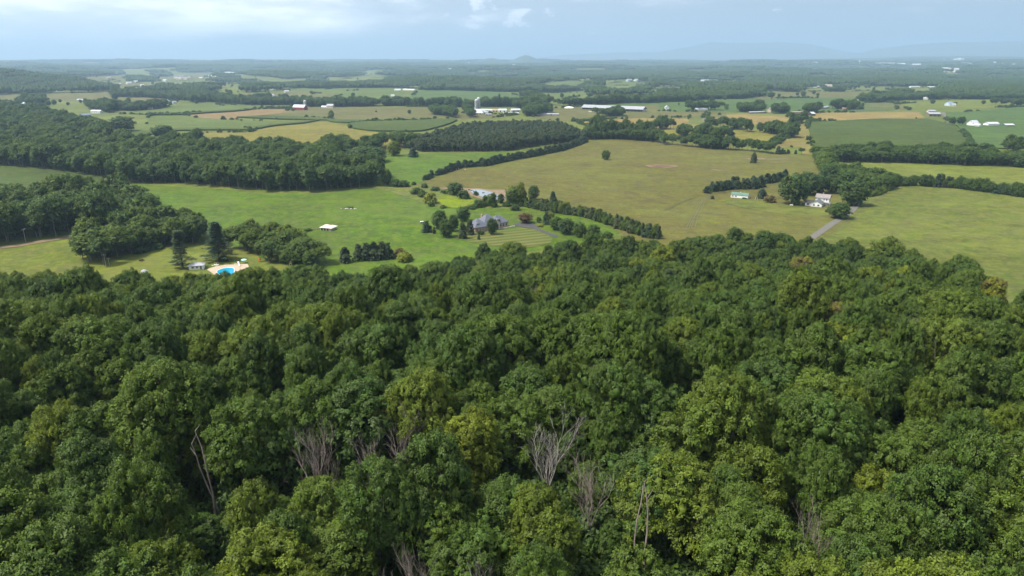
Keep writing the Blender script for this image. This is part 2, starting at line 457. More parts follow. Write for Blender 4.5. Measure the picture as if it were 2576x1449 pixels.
field('meadow', poly(0, [(325, 462), (560, 476), (640, 487), (800, 489), (950, 472), (1040, 500), (1085, 520), (1280, 525), (1460, 523), (1570, 590), (1300, 640), (1000, 690), (700, 700), (560, 600), (380, 560)]), M_MEADOW)
field('meadow', poly(0, [(800, 410), (880, 392), (1290, 381), (1180, 412), (1120, 435), (1062, 455), (1030, 472), (940, 470)]), M_MEADOW)
field('rough_grass', poly(4, [(0, 750), (600, 640), (900, 760), (1400, 700), (1800, 740), (2100, 780), (2200, 900), (1400, 1000), (0, 990)]), M_STRIP)
field('pasture', poly(0, [(1062, 462), (1130, 430), (1210, 405), (1300, 388), (1400, 370), (1470, 355), (1560, 351), (1700, 358), (1800, 367), (1950, 383), (2045, 388), (2062, 430), (2110, 470), (2175, 500), (2150, 540),
                   (2080, 600), (1850, 640), (1650, 640), (1560, 585), (1500, 550), (1400, 520), (1310, 503), (1180, 486), (1110, 475)]), M_PASTURE)
field('pasture', poly(0, [(2110, 565), (2150, 520), (2190, 492), (2250, 470), (2400, 473), (2576, 494), (2900, 540), (2900, 720), (2576, 740), (2400, 720), (2090, 640)]), M_RPASTURE)
field('hay_field', poly(6, [(1190, 205), (1700, 210), (2200, 238), (2576, 250), (2900, 262), (2900, 400), (2576, 355), (2200, 340), (1700, 300), (1250, 270)]), M_STRIP)
field('hay_field', poly(6, [(1880, 150), (2350, 120), (2900, 110), (2900, 180), (2200, 185)]), M_STRIP)
field('corn_field', poly(3, [(1018, 525), (1880, 500), (2070, 540), (2170, 640), (2230, 720), (1800, 720), (1100, 715), (1045, 690)]), M_CORN, height=2.0)
field('maize_field', poly(3, [(2040, 535), (2010, 455), (2576, 415), (3000, 395), (3000, 720), (2235, 715), (2180, 640), (2090, 545)]), M_CORNB, height=1.5)
field('stubble_field', poly(3, [(1060, 452), (1820, 447), (1860, 492), (1500, 500), (1035, 514)]), M_TAN, rounded=False)
field('stubble_field', poly(3, [(300, 468), (560, 462), (905, 482), (888, 532), (560, 540), (300, 530)]), M_TAN, rounded=False)
field('hay_field', poly(3, [(860, 540), (1015, 528), (1045, 745), (985, 760), (970, 700), (780, 700), (830, 650), (960, 600)]), M_HAYROW, rounded=False)
field('hay_field', poly(3, [(420, 575), (640, 575), (840, 620), (780, 650), (765, 700), (420, 690), (380, 620)]), M_YELLOW)
field('hay_field', poly(3, [(-80, 540), (120, 520), (300, 540), (280, 610), (100, 640), (-80, 610)]), M_YELLOW)
field('corn_field', poly(4, [(-200, 130), (0, 130), (250, 140), (520, 175), (800, 212), (700, 290), (300, 300), (-200, 330)]), M_CORN, height=1.6)
field('stubble_field', poly(2, [(1790, 530), (2150, 508), (2420, 500), (2620, 495), (2620, 545), (2320, 590), (2060, 600), (1860, 560)]), M_TAN)
field('grazing_land', poly(2, [(1400, 440), (1800, 420), (2576, 400), (2900, 410), (2900, 500), (2150, 505), (1790, 528), (1500, 510)]), M_MUTED)
field('grazing_land', poly(1, [(1880, 420), (2576, 425), (2576, 430, 0), (3290, 520), (2900, 540), (2400, 540), (1990, 500), (2210, 450)]), M_MUTED)
field('grazing_land', poly(2, [(-10, 415), (720, 420), (1000, 470), (1350, 480), (950, 515), (150, 530), (-20, 520)]), M_MUTED)
field('yellow_field', poly(1, [(1310, 628), (1900, 620), (1960, 590), (2200, 560), (2400, 537), (2576, 560), (45, 550, 0, 2), (300, 610, 0, 2), (640, 615, 0, 2), (500, 740, 0, 2), (0, 740, 0, 2), (2000, 760), (1300, 740)]), M_YELLOW)
field('green_field', poly(1, [(1130, 495), (1390, 488), (1500, 512), (1800, 532), (2400, 530), (2200, 560), (1950, 588), (1750, 600), (1350, 604), (1150, 600), (960, 650), (960, 585), (1100, 560)]), M_SOFT)
field('bare_field', poly(1, [(1395, 489), (1600, 470), (1900, 450), (2215, 443), (2205, 467), (1990, 491), (1790, 512), (1800, 530), (1500, 514)]), M_PLOW)
field('green_field', poly(1, [(880, 482), (1100, 455), (1300, 420), (1560, 400), (1760, 413), (1885, 445), (1700, 468), (1380, 487), (1130, 490)]), M_SOFT)
# strips of tall corn with dark sides
field('corn_strip', poly(1, [(1130, 486), (1400, 484), (1700, 462), (1910, 446), (1900, 453), (1700, 472), (1400, 492), (1130, 494)]), M_CORN, height=2.6, rounded=False)
field('corn_strip', poly(1, [(975, 640), (1150, 615), (1350, 598), (1600, 596), (1850, 597), (1960, 580), (2200, 556), (2420, 532), (2300, 556), (2100, 574), (1960, 596), (1870, 609), (1560, 609), (1350, 613), (1150, 640), (1000, 668)]), M_CORN, height=2.6, rounded=False)
field('corn_strip', poly(1, [(1788, 512), (2000, 500), (2400, 515), (2560, 535), (2300, 530), (1970, 521)]), M_CORN, height=2.6, rounded=False)
field('corn_field', poly(2, [(88, 562), (150, 538), (400, 530), (930, 514), (870, 545), (730, 585), (640, 608), (300, 604), (140, 585)]), M_CORN, height=2.6)
field('corn_strip', poly(2, [(-60, 512), (120, 524), (300, 522), (120, 545), (-20, 535)]), M_CORN, height=2.6)
field('corn_strip', poly(2, [(1770, 526), (1850, 505), (2150, 500), (2000, 512), (1840, 522)]), M_CORN, height=2.6)
# farther fields
field('green_field', poly(2, [(-120, 300), (0, 285), (640, 284), (600, 330), (560, 352), (400, 385), (100, 372), (-200, 385)]), M_SOFT)
field('green_field', poly(2, [(640, 300), (800, 292), (1200, 305), (1400, 340), (1500, 378), (1400, 408), (800, 415), (640, 400), (540, 355)]), M_CORNB)
field('green_field', poly(2, [(1460, 315), (1900, 312), (1960, 322), (1640, 368), (1560, 345)]), M_SOFT)
field('green_field', poly(2, [(1850, 405), (2200, 390), (2700, 375), (2700, 405), (2200, 412)]), M_CORNB)
field('green_field', poly(3, [(-60, 380), (200, 362), (640, 352), (1380, 345), (1660, 380), (1660, 440), (1080, 445), (520, 452), (-60, 440)]), M_CORNB)
field('yellow_field', poly(3, [(1680, 388), (2000, 362), (2400, 352), (2800, 350), (2800, 405), (2200, 425), (1760, 430)]), M_STRIP)
field('grazing_land', poly(3, [(1400, 385), (1560, 375), (1660, 385), (1760, 436), (1400, 440)]), M_MUTED)
field('grazing_land', poly(3, [(640, 358), (720, 305), (1050, 300), (1600, 292), (1700, 300), (1400, 342)]), M_MUTED)
field('green_field', poly(3, [(940, 288), (1100, 272), (1330, 272), (1250, 296), (1050, 300)]), M_STRIP)
field('green_field', poly(3, [(1680, 300), (1800, 272), (1960, 270), (1900, 295)]), M_STRIP)
field('grazing_land', poly(1, [(-150, 345), (0, 338), (540, 328), (850, 308), (960, 318), (1290, 378), (1240, 402), (980, 402), (800, 396), (330, 372), (-150, 392)]), M_MUTED)
field('bare_field', poly(1, [(800, 316), (870, 308), (960, 318), (1290, 378), (1150, 388), (980, 360)]), M_PLOW)
field('green_field', poly(1, [(1290, 395), (1560, 392), (1900, 415), (2200, 410), (2200, 440), (1880, 440), (1560, 398)]), M_SOFT)
field('grazing_land', poly(1, [(1560, 350), (1900, 325), (2300, 318), (2576, 340), (2500, 368), (1900, 360)]), M_MUTED)
field('green_field', poly(1, [(1590, 285), (1780, 278), (1900, 290), (1800, 318), (1600, 318)]), M_STRIP)
field('green_field', poly(1, [(2050, 235), (2200, 215), (2390, 214), (2360, 232)]), M_STRIP)
field('green_field', poly(1, [(2380, 240), (2450, 212), (2700, 212), (2700, 235)]), M_STRIP)
field('green_field', poly(1, [(2100, 300), (2300, 285), (2700, 280), (2700, 305), (2300, 318)]), M_SOFT)
field('green_field', poly(1, [(880, 158), (960, 140), (1180, 148), (1150, 162)]), M_STRIP)
field('green_field', poly(1, [(600, 215), (900, 190), (1000, 200), (820, 235)]), M_MUTED)
field('green_field', poly(1, [(1150, 215), (1350, 190), (1600, 180), (1650, 195), (1450, 232), (1180, 232)]), M_MUTED)
field('green_field', poly(1, [(820, 245), (950, 232), (1180, 262), (1100, 280), (900, 275)]), M_MUTED)
field('green_field', poly(2, [(-100, 235), (0, 222), (180, 206), (400, 206), (390, 222), (150, 236)]), M_STRIP)
field('green_field', poly(2, [(1490, 248), (1700, 228), (1860, 222), (1850, 250), (1760, 272), (1600, 262)]), M_SOFT)
field('green_field', poly(2, [(1690, 290), (1860, 280), (1860, 296), (1700, 302)]), M_SOFT)
field('green_field', poly(2, [(1960, 255), (2200, 235), (2300, 240), (2200, 262), (2000, 266)]), M_SOFT)
field('green_field', poly(2, [(2330, 282), (2400, 270), (2530, 274), (2500, 290)]), M_SOFT)
field('green_field', poly(3, [(-20, 280), (40, 264), (160, 268), (120, 282)]), M_SOFT)
field('green_field', poly(3, [(220, 232), (400, 226), (420, 236), (260, 242)]), M_MUTED)
field('green_field', poly(3, [(640, 166), (760, 158), (700, 176)]), M_SOFT)
field('green_field', poly(3, [(1990, 330), (2050, 325), (2030, 365), (1975, 365)]), M_MUTED)
# round the houses
field('lawn', poly(7, [(0, 940), (250, 900), (560, 900), (900, 850), (1300, 790), (1500, 800), (1680, 830), (1950, 985), (2100, 1060), (1500, 1200), (700, 1140), (300, 1060), (0, 985)]), M_LAWN)
field('lawn', poly(9, [(0, 420), (200, 350), (700, 380), (1300, 480), (2100, 560), (2300, 660), (2200, 720), (1200, 660), (400, 520)]), M_RPASTURE)
field('driveway', poly(7, [(1225, 702), (1500, 690), (1660, 735), (1700, 815), (1900, 880), (2130, 968), (2040, 1000), (1850, 915), (1640, 832), (1500, 790), (1235, 770)]), M_ASPH, step=4)
def strip(pts, w, name, m, step=5.):
    """a lane or track of width w along the points"""
    p = np.array(pts); d = np.gradient(p, axis=0); nrm = np.stack([-d[:, 1], d[:, 0]], -1); nrm /= np.hypot(*nrm.T)[:, None]
    return field(name, np.concatenate([p + nrm * w / 2, (p - nrm * w / 2)[::-1]]), m, step=step, rounded=False)
def ruts(pts, name='track', w=.55, gap=.85):
    p = np.array(pts); d = np.gradient(p, axis=0); nrm = np.stack([-d[:, 1], d[:, 0]], -1); nrm /= np.hypot(*nrm.T)[:, None]
    for s_ in (-gap, gap): strip(p + nrm * s_, w, name, M_PATH, 3.)
def line(v, pts, h=0.): return [G(v, q[0], q[1], h) for q in pts]
strip(line(6, [(1040, 760), (1140, 690), (1200, 648), (1280, 600), (1340, 555), (1370, 515), (1375, 480)]), 5.5, 'gravel_lane', M_GRAVEL)
ruts(line(6, [(1225, 690), (1290, 640), (1400, 560), (1480, 500), (1530, 478), (1600, 420)]))
ruts(line(6, [(190, 690), (215, 600), (262, 500), (335, 440)]), gap=1.1)
ruts(line(6, [(150, 690), (195, 590), (240, 510), (300, 440)]))
ruts(line(6, [(-20, 560), (120, 490), (250, 450)]))
ruts(line(6, [(330, 435), (560, 410), (800, 365), (830, 350)]))
strip(line(3, [(305, 555), (280, 530), (275, 500), (285, 468), (295, 452)]), 9., 'road', M_GRAVEL, 8)
strip(line(3, [(-100, 575), (120, 560), (230, 545), (300, 530)]), 5., 'road', M_GRAVEL, 8)
strip(line(3, [(1985, 448), (2015, 478), (2035, 510), (2032, 526)]), 9., 'road', M_GRAVEL, 8)
strip(line(3, [(1310, 430), (1360, 438), (1460, 441)]), 7., 'road', M_GRAVEL, 8)
strip(line(1, [(640, 505), (760, 492), (860, 485), (950, 483)]), 7., 'road', M_GRAVEL, 8)
strip(line(4, [(-60, 745), (150, 722), (330, 690), (600, 648)]), 7., 'track', M_DIRT, 4)
strip(line(3, [(775, 690), (765, 660), (790, 635), (840, 625)]), 4., 'track', M_PATH, 8)
field('mud_patch', poly(6, [(-160, 232), (-60, 226), (60, 232), (90, 240), (20, 250), (-120, 246)]), M_DIRT, step=3)
field('mud_patch', poly(6, [(-140, 236), (-50, 229), (50, 236), (60, 242), (-60, 248)]), M_MUD, step=3)
field('mud_patch', poly(6, [(560, 184), (700, 180), (720, 190), (600, 192)]), M_DIRT, step=3)
field('mud_patch', poly(6, [(700, 186), (860, 176), (880, 190), (760, 196)]), M_PATH, step=3)
field('mud_patch', poly(6, [(310, 262), (370, 264), (405, 270), (350, 270)]), M_DIRT, step=3)
field('mud_patch', poly(6, [(320, 228), (355, 228), (345, 233)]), M_DIRT, step=3)
field('mud_patch', poly(5, [(1010, 290), (1100, 286), (1240, 292), (1340, 290), (1450, 305), (1520, 300), (1610, 312), (1600, 335), (1565, 372), (1545, 398), (1440, 395), (1280, 345), (1200, 315), (1110, 297)]), M_DIRT, step=3)
field('wetland', poly(5, [(1035, 385), (1060, 355), (1110, 342), (1210, 362), (1335, 388), (1310, 412), (1180, 445), (1080, 425)]), M_LIME, step=4)
def water_mat(c, name, rough=.08):
    def b(t):
        n_ = noise(t, .8, 3, wpos(t)); bm = N(t, 'ShaderNodeBump', {'Height': n_, 'Strength': .25, 'Distance': .1})
        return N(t, 'ShaderNodeBsdfPrincipled', {'Base Color': rgb(c), 'Roughness': rough, 'IOR': 1.33, 'Specular IOR Level': .6, 'Normal': bm.outputs[0]}).outputs[0]
    return mat(name, b)
M_POND = water_mat((.22, .25, .26), 'murky pale pond water', .05)
def flat_sheet(name, pts, m, lift, t=.3):
    z = max(float(H(a, b)) for a, b in pts) + lift
    o = MB().slab([(a, b, z) for a, b in pts], t).obj(name, m); return struct(o), z
pond_pts = smooth_poly(poly(5, [(1262, 302), (1300, 297), (1360, 300), (1440, 318), (1500, 345), (1555, 365), (1550, 392), (1500, 395), (1450, 385), (1350, 352), (1290, 325)]), 6)
flat_sheet('pond', pond_pts, M_POND, .5, 3.)
# ------------------------------------------------------------------ trees
def unit(v): return v / np.maximum(np.linalg.norm(v, axis=-1, keepdims=True), 1e-9)
def sph(n, r): return unit(r.normal(size=(n, 3)))
ICO = None
def blob_geo():
    global ICO
    if ICO is None:
        bm = bmesh.new(); bmesh.ops.create_icosphere(bm, subdivisions=1, radius=1)
        bm.verts.ensure_lookup_table()
        ICO = (np.array([v.co[:] for v in bm.verts]), np.array([[v.index for v in f.verts] for f in bm.faces])); bm.free()
    return ICO
def crown_centres(r, kind, n, R, z0, z1, fat=1.):
    """centres and radii of the foliage clumps, height from z0 to z1, spread R"""
    C, rad = [], []
    hgt = z1 - z0
    tries = 0
    while len(C) < n and tries < n * 60:
        tries += 1
        d = sph(1, r)[0]
        if kind == 'dome':
            if d[2] < -.45: continue
            q = d * r.uniform(.76, .98); cz = z0 + hgt * .42
            wob = 1 + .18 * math.sin(3 * math.atan2(d[1], d[0]) + n) + .12 * math.sin(5 * math.atan2(d[1], d[0]) + 2 * n)
            c = np.array([q[0] * R * wob, q[1] * R * wob, cz + q[2] * (hgt * .55 if d[2] > 0 else hgt * .42)]); rr = R * r.uniform(.20, .34)
        elif kind == 'oval':
            q = d * r.uniform(.6, .9); c = np.array([q[0] * R, q[1] * R, (z0 + z1) / 2 + q[2] * hgt * .5]); rr = R * r.uniform(.28, .40)
        else:   # cone
            t = r.uniform(0, 1) ** 1.25; a = r.uniform(0, 2 * math.pi); w = R * (1 - t) ** (.75 if kind == 'cone' else .55) * r.uniform(.5, .95)
            c = np.array([w * math.cos(a), w * math.sin(a), z0 + hgt * t * .95]); rr = R * (.36 - .18 * t) * r.uniform(.8, 1.2)
        rr *= fat
        if C and np.min(np.linalg.norm(np.array(C) - c, axis=1) / rr) < (.62 if fat == 1 else 1.0): continue
        C.append(c); rad.append(rr)
    return np.array(C), np.array(rad)
def cards(r, P_, D, Nn, L, Wd):
    """leaf sprays: kite shaped faces from P_ along D, facing Nn"""
    Sd = unit(np.cross(D, Nn)); n = len(P_)
    L = L[:, None]; Wd = Wd[:, None]
    tip = P_ + D * L - np.array([0, 0, 1]) * L * .28
    mid = P_ + D * L * .5 + Nn * L * .06
    v = np.stack([P_, mid + Sd * Wd, tip, mid - Sd * Wd], 1).reshape(-1, 3)
    f = np.arange(n * 4).reshape(n, 4)
    return v, f
def crown(name, seed, kind, R, z0, z1, nclump, ntuft, nleaf, leaf, m, core=True, tuftr=.3, lean=0., fat=1.):
    r = np.random.default_rng(seed)
    C, rad = crown_centres(r, kind, nclump, R, z0, z1, fat)
    k = len(C)
    crnd = r.uniform(0, 1, k)
    d = sph(k * ntuft, r); up = r.uniform(size=len(d)) < .6
    d[:, 2] = np.where(up, np.abs(d[:, 2]), d[:, 2]); ci = np.repeat(np.arange(k), ntuft)
    # keep tufts that are not buried in another clump
    T = C[ci] + d * rad[ci, None] * np.array([1, 1, .85]) * r.uniform(.85, 1.12, (len(d), 1))
    keep = np.ones(len(T), bool)
    for j in range(k): keep &= (np.linalg.norm(T - C[j], axis=1) > rad[j] * .72) | (ci == j)
    T, d, ci = T[keep], d[keep], ci[keep]
    tr = r.uniform(0, 1, len(T))
    ti = np.repeat(np.arange(len(T)), nleaf)
    dirs = unit(d[ti] * .45 + sph(len(ti), r) * 1.0 + np.array([0, 0, .05]))
    pos = T[ti] + dirs * (leaf * .15) + sph(len(ti), r) * leaf * tuftr
    nn = unit(np.cross(dirs, np.cross(d[ti] + np.array([0, 0, .45]) + sph(len(ti), r) * .35, dirs)))
    L = leaf * r.uniform(.7, 1.35, len(ti)); v, f = cards(r, pos, dirs, nn, L, L * r.uniform(.26, .42, len(ti)))
    rnd = np.repeat(np.clip(.55 * tr[ti] + .45 * r.uniform(0, 1, len(ti)), 0, 1), 4); cl = np.repeat(crnd[ci[ti]], 4)
    cn = np.repeat(unit(T[ti] - C[ci[ti]] + np.array([0, 0, .25 * R / 3])) , 4, 0)
    f3 = np.concatenate([f[:, [0, 1, 2]], f[:, [0, 2, 3]]])
    if core:  # unseen filler blobs added inside the clumps so light does not leak through
        bv, bf = blob_geo(); nv = len(v)
        cv = (C[:, None, :] + bv[None] * (rad * .5)[:, None, None] * r.uniform(.6, 1.2, (k, len(bv), 1)))
        cf = (bf[None] + (np.arange(k) * len(bv))[:, None, None]).reshape(-1, 3) + nv
        v = np.concatenate([v, cv.reshape(-1, 3)]); f3 = np.concatenate([f3, cf])
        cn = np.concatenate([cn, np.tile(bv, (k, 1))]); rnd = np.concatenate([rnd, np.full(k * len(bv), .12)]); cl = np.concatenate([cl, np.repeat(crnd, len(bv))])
    if lean: v[:, 0] += v[:, 2] * lean
    me = mesh_np(name, v, f3, m); fattr(me, 'rnd', rnd); fattr(me, 'clump', cl)
    a = me.attributes.new('cn', 'FLOAT_VECTOR', 'POINT'); a.data.foreach_set('vector', cn.astype(np.float32).ravel())
    return me, C, rad
def limbs(name, seed, C, rad, trunk_r, z_top, m, nl=9, sides=6):
    """a tapered trunk that divides into limbs reaching the clumps"""
    r = random.Random(seed); b = MB()
    pts = [Vector((0, 0, -.6))]; n = 5
    for i in range(1, n + 1): pts.append(Vector((r.uniform(-.25, .25), r.uniform(-.25, .25), z_top * i / n)))
    rr = [trunk_r * (1.25 if i == 0 else 1 - .13 * i) for i in range(n + 1)]
    for i in range(n): b.tube(pts[i], pts[i + 1], rr[i], rr[i + 1], sides, False)
    idx = list(range(len(C))); r.shuffle(idx)
    for j in idx[:nl]:
        c = Vector(C[j]); t = r.uniform(.45, .95); s = Vector((0, 0, z_top * t))
        mid = s.lerp(c, .5) + Vector((r.uniform(-.4, .4), r.uniform(-.4, .4), -.1 * (c - s).length))
        b.tube(s, mid, trunk_r * .42, trunk_r * .28, 5, False); b.tube(mid, c, trunk_r * .28, trunk_r * .1, 5, False)
    return b.mesh(name, m)

NEAR, MID = [], []          # (crown mesh, trunk mesh)
for i in range(8):
    kind = ['dome', 'dome', 'oval', 'dome', 'dome', 'oval', 'dome', 'dome'][i]
    R = [6.6, 5.8, 5.2, 7.0, 6.2, 5.0, 5.6, 7.4][i]; z1 = [20, 19, 20.5, 21, 18.5, 18, 20, 20][i]; z0 = z1 - [13, 12.5, 15, 14, 12, 14, 13, 13.5][i]
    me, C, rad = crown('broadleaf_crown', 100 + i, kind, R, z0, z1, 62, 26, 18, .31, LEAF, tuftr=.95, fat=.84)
    NEAR.append((me, limbs('broadleaf_trunk', i, C, rad, .30, z0 + 3.2, BARK)))
for i in range(8):
    kind = ['dome', 'oval', 'dome', 'dome', 'oval', 'dome', 'dome', 'oval'][i]
    R = [6.2, 5.2, 5.6, 6.8, 4.8, 6.2, 5.4, 5.6][i]; z1 = 20; z0 = [8, 5, 8, 9, 5, 7, 8, 4][i]
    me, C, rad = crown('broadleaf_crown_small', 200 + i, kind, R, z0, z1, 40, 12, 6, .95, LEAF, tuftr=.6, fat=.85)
    MID.append((me, limbs('broadleaf_trunk_small', 20 + i, C, rad, .28, z0 + 3, BARK, 5, 5)))
OPENG = []
for i in range(5):
    R = [6.2, 5.6, 6.6, 5.2, 6.0][i]
    me, C, rad = crown('open_grown_crown', 260 + i, 'oval', R, .3, 14.5, 60, 14, 7, .75, LEAF, tuftr=.6, fat=.85)
    OPENG.append((me, limbs('open_grown_trunk', 30 + i, C, rad, .34, 6, BARK, 6, 5)))
CEDAR, PINE, WPINE, SHRUB, SPRUCE = [], [], [], [], []
for i in range(4):
    me, C, rad = crown('cedar_crown', 300 + i, 'cedar', 2.9, .8, 10.0, 40, 9, 7, .75, NEEDLE, tuftr=.4)
    CEDAR.append((me, limbs('cedar_trunk', 40 + i, C, rad, .16, 7., BARK, 4, 5)))
    me, C, rad = crown('pine_crown', 320 + i, 'oval', 2.9, 6., 18.0, 24, 9, 6, .85, NEEDLE, tuftr=.4)
    PINE.append((me, limbs('pine_trunk', 50 + i, C, rad, .18, 15., BARK, 3, 5)))
for i in range(4):
    me, C, rad = crown('shrub_crown', 340 + i, 'dome', 2.6, -.6, 4.2, 22, 12, 6, .6, LEAF, tuftr=.6)
    SHRUB.append((me, limbs('shrub_trunk', 60 + i, C, rad, .10, 1.4, BARK, 5, 5)))
def pine_layers(seed, R, z0, z1, bare=0.):
    """a white pine: whorls of level boughs with needles on top, gaps between"""
    r = np.random.default_rng(seed); v = []; C = []; n_w = 15
    b = MB(); b.tube((0, 0, -.5), (.3, .1, z1 * .97), .42, .06, 7, False)
    Pp, Dd, ci = [], [], []
    k = 0
    for i in range(n_w):
        t = i / (n_w - 1); z = z0 + (z1 - z0) * t; w = R * (1 - t) ** .85 * (.8 + .45 * r.uniform()) + .25
        for q in range(6):
            a = q * 1.047 + i * .7 + r.uniform(-.3, .3); L = w * r.uniform(.55, 1.1)
            if math.cos(a - math.pi) > 1 - 2 * bare and t < .75:
                b.tube((0, 0, z), (math.cos(a) * L, math.sin(a) * L, z + .1 * L), .07, .02, 4, False); continue
            e = np.array([math.cos(a) * L, math.sin(a) * L, z + L * .12]); b.tube((0, 0, z), tuple(e), .07, .02, 4, False)
            for s in np.linspace(.3, 1, 7):
                c = np.array([0, 0, z]) * (1 - s) + e * s; sp = .95 * (1.15 - .6 * s) + .2
                m_ = 15; off = r.normal(size=(m_, 3)) * np.array([sp * .55, sp * .55, .22]); Pp.append(c + off); Dd.append(unit(off + np.array([math.cos(a), math.sin(a), .35]))); ci += [k] * m_
            k += 1
    Pp = np.concatenate(Pp); Dd = np.concatenate(Dd); n = len(Pp)
    nn = unit(np.cross(Dd, np.cross(np.array([0, 0, 1.]) + sph(n, r) * .4, Dd))); L = .6 * r.uniform(.7, 1.3, n)
    vv, f = cards(r, Pp, Dd, nn, L, L * .32)
    me = mesh_np('white_pine_crown', vv, np.concatenate([f[:, [0, 1, 2]], f[:, [0, 2, 3]]]), NEEDLE)
    cr = r.uniform(0, 1, k + 1); fattr(me, 'rnd', np.repeat(r.uniform(0, 1, n), 4)); fattr(me, 'clump', np.repeat(cr[np.array(ci)], 4))
    a = me.attributes.new('cn', 'FLOAT_VECTOR', 'POINT'); a.data.foreach_set('vector', np.tile([[0, 0, 1.]], (n * 4, 1)).astype(np.float32).ravel())
    return me, b.mesh('white_pine_trunk', BARK)
WPINE = [pine_layers(7, 5.6, 2.5, 22.), pine_layers(8, 4.6, 2.0, 21., .5)]
me, C, rad = crown('spruce_crown', 360, 'cone', 2.6, .4, 9.5, 46, 10, 6, .5, NEEDLE)
SPRUCE = [(me, limbs('spruce_trunk', 70, C, rad, .14, 8., BARK, 2, 5))]

def dead_tree(seed, height, spread, n0=5, m=DEADWOOD, depth=6, r0=.19):
    r = random.Random(seed); b = MB()
    def grow(p, d, L, rad, k):
        n = 3 if k < 3 else 2; q = p
        for i in range(n):
            d = (d + Vector((r.uniform(-.16, .16), r.uniform(-.16, .16), r.uniform(-.02, .14)))).normalized()
            e = q + d * (L / n); b.tube(q, e, rad * (1 - .25 * i / n), rad * (1 - .25 * (i + 1) / n), 5 if k < 3 else 3, False); q = e
            if k < depth and i < n - 1 and r.random() < .75:
                s = (d + Vector((r.uniform(-1, 1), r.uniform(-1, 1), r.uniform(-.1, .6))) * .75).normalized(); grow(q, s, L * .6, rad * .5, k + 1)
        if k < depth:
            for _ in range(2 if k else 3):
                s = (d + Vector((r.uniform(-1, 1), r.uniform(-1, 1), r.uniform(-.2, .6))) * spread).normalized(); grow(q, s, L * r.uniform(.6, .8), rad * .62, k + 1)
    grow(Vector((0, 0, -.5)), Vector((0, 0, 1)), height * .38, r0, 0)
    return b.mesh('dead_tree', m)
DEAD = [dead_tree(3, 17, .55), dead_tree(9, 17, .8), dead_tree(14, 16, .65, m=PALEWOOD)]
def snag(seed, height, m=DEADWOOD):
    r = random.Random(seed); b = MB(); p = Vector((0, 0, -.5)); d = Vector((0, 0, 1)); n = 8
    for i in range(n):
        d = (d + Vector((r.uniform(-.12, .12), r.uniform(-.12, .12), .1))).normalized(); e = p + d * height / n
        b.tube(p, e, .2 * (1 - i / n * .7), .2 * (1 - (i + 1) / n * .7), 5); p = e
        if i > 3 and r.random() < .6: b.tube(p, p + Vector((r.uniform(-1, 1), r.uniform(-1, 1), 1.1)) * 1.1, .07, .02, 4)
    return b.mesh('snag', m)
SNAG = [snag(1, 21), snag(5, 20)]

def place_tree(name, pair, x, y, sxy, sz, rz, tint, label, cat, group=None, z=None, rx=0.):
    z = float(H(x, y)) if z is None else z
    t = bpy.data.objects.new(name, None); COL.objects.link(t); t.empty_display_size = .5
    t.location = (x, y, z - .05); t.rotation_euler = (rx, 0, rz); t.scale = (sxy, sxy, sz)
    tag(t, label, cat, group)
    c = link('crown', pair[0], t); c['tint'] = float(tint)
    link('trunk', pair[1], t)
    return t
NATW = {}
for L_ in (NEAR, MID, OPENG, CEDAR, PINE, WPINE, SHRUB, SPRUCE):
    for p_ in L_:
        co = np.empty(len(p_[0].vertices) * 3, np.float32); p_[0].vertices.foreach_get('co', co); co = co.reshape(-1, 3)
        NATW[p_[0].name] = (np.percentile(np.abs(co[:, :2]).max(1), 97) * 2, co[:, 2].max())
def tree_at(v, x, y, w, h, protos, tint, name, label, cat, group=None):
    """a tree whose foot is seen at (x, y), w wide and h high in that view's pixels"""
    f, s = V(v); px, py = f(x, y); wx, wy = P(px, py); d = wy * CP + (CAM_Z - float(H(wx, wy))) * SP
    mpp = d / FPX * s; pr = random.choice(protos); nw, nh = NATW[pr[0].name]
    return place_tree(name, pr, wx, wy, w * mpp / nw, h * mpp / nh / .97, random.uniform(0, 6.28), tint, label, cat, group)

def hexpts(pg, s, jit=.32, seed=0):
    r = np.random.default_rng(seed); lo, hi = pg.min(0), pg.max(0)
    ys = np.arange(lo[1], hi[1], s * .87); X = []
    for j, yy in enumerate(ys):
        xs = np.arange(lo[0] + (j % 2) * s * .5, hi[0], s); X.append(np.stack([xs, np.full(len(xs), yy)], -1))
    X = np.concatenate(X) + r.normal(0, s * jit * .6, (sum(len(q) for q in X), 2)); return X[inside(pg, X[:, 0], X[:, 1])]

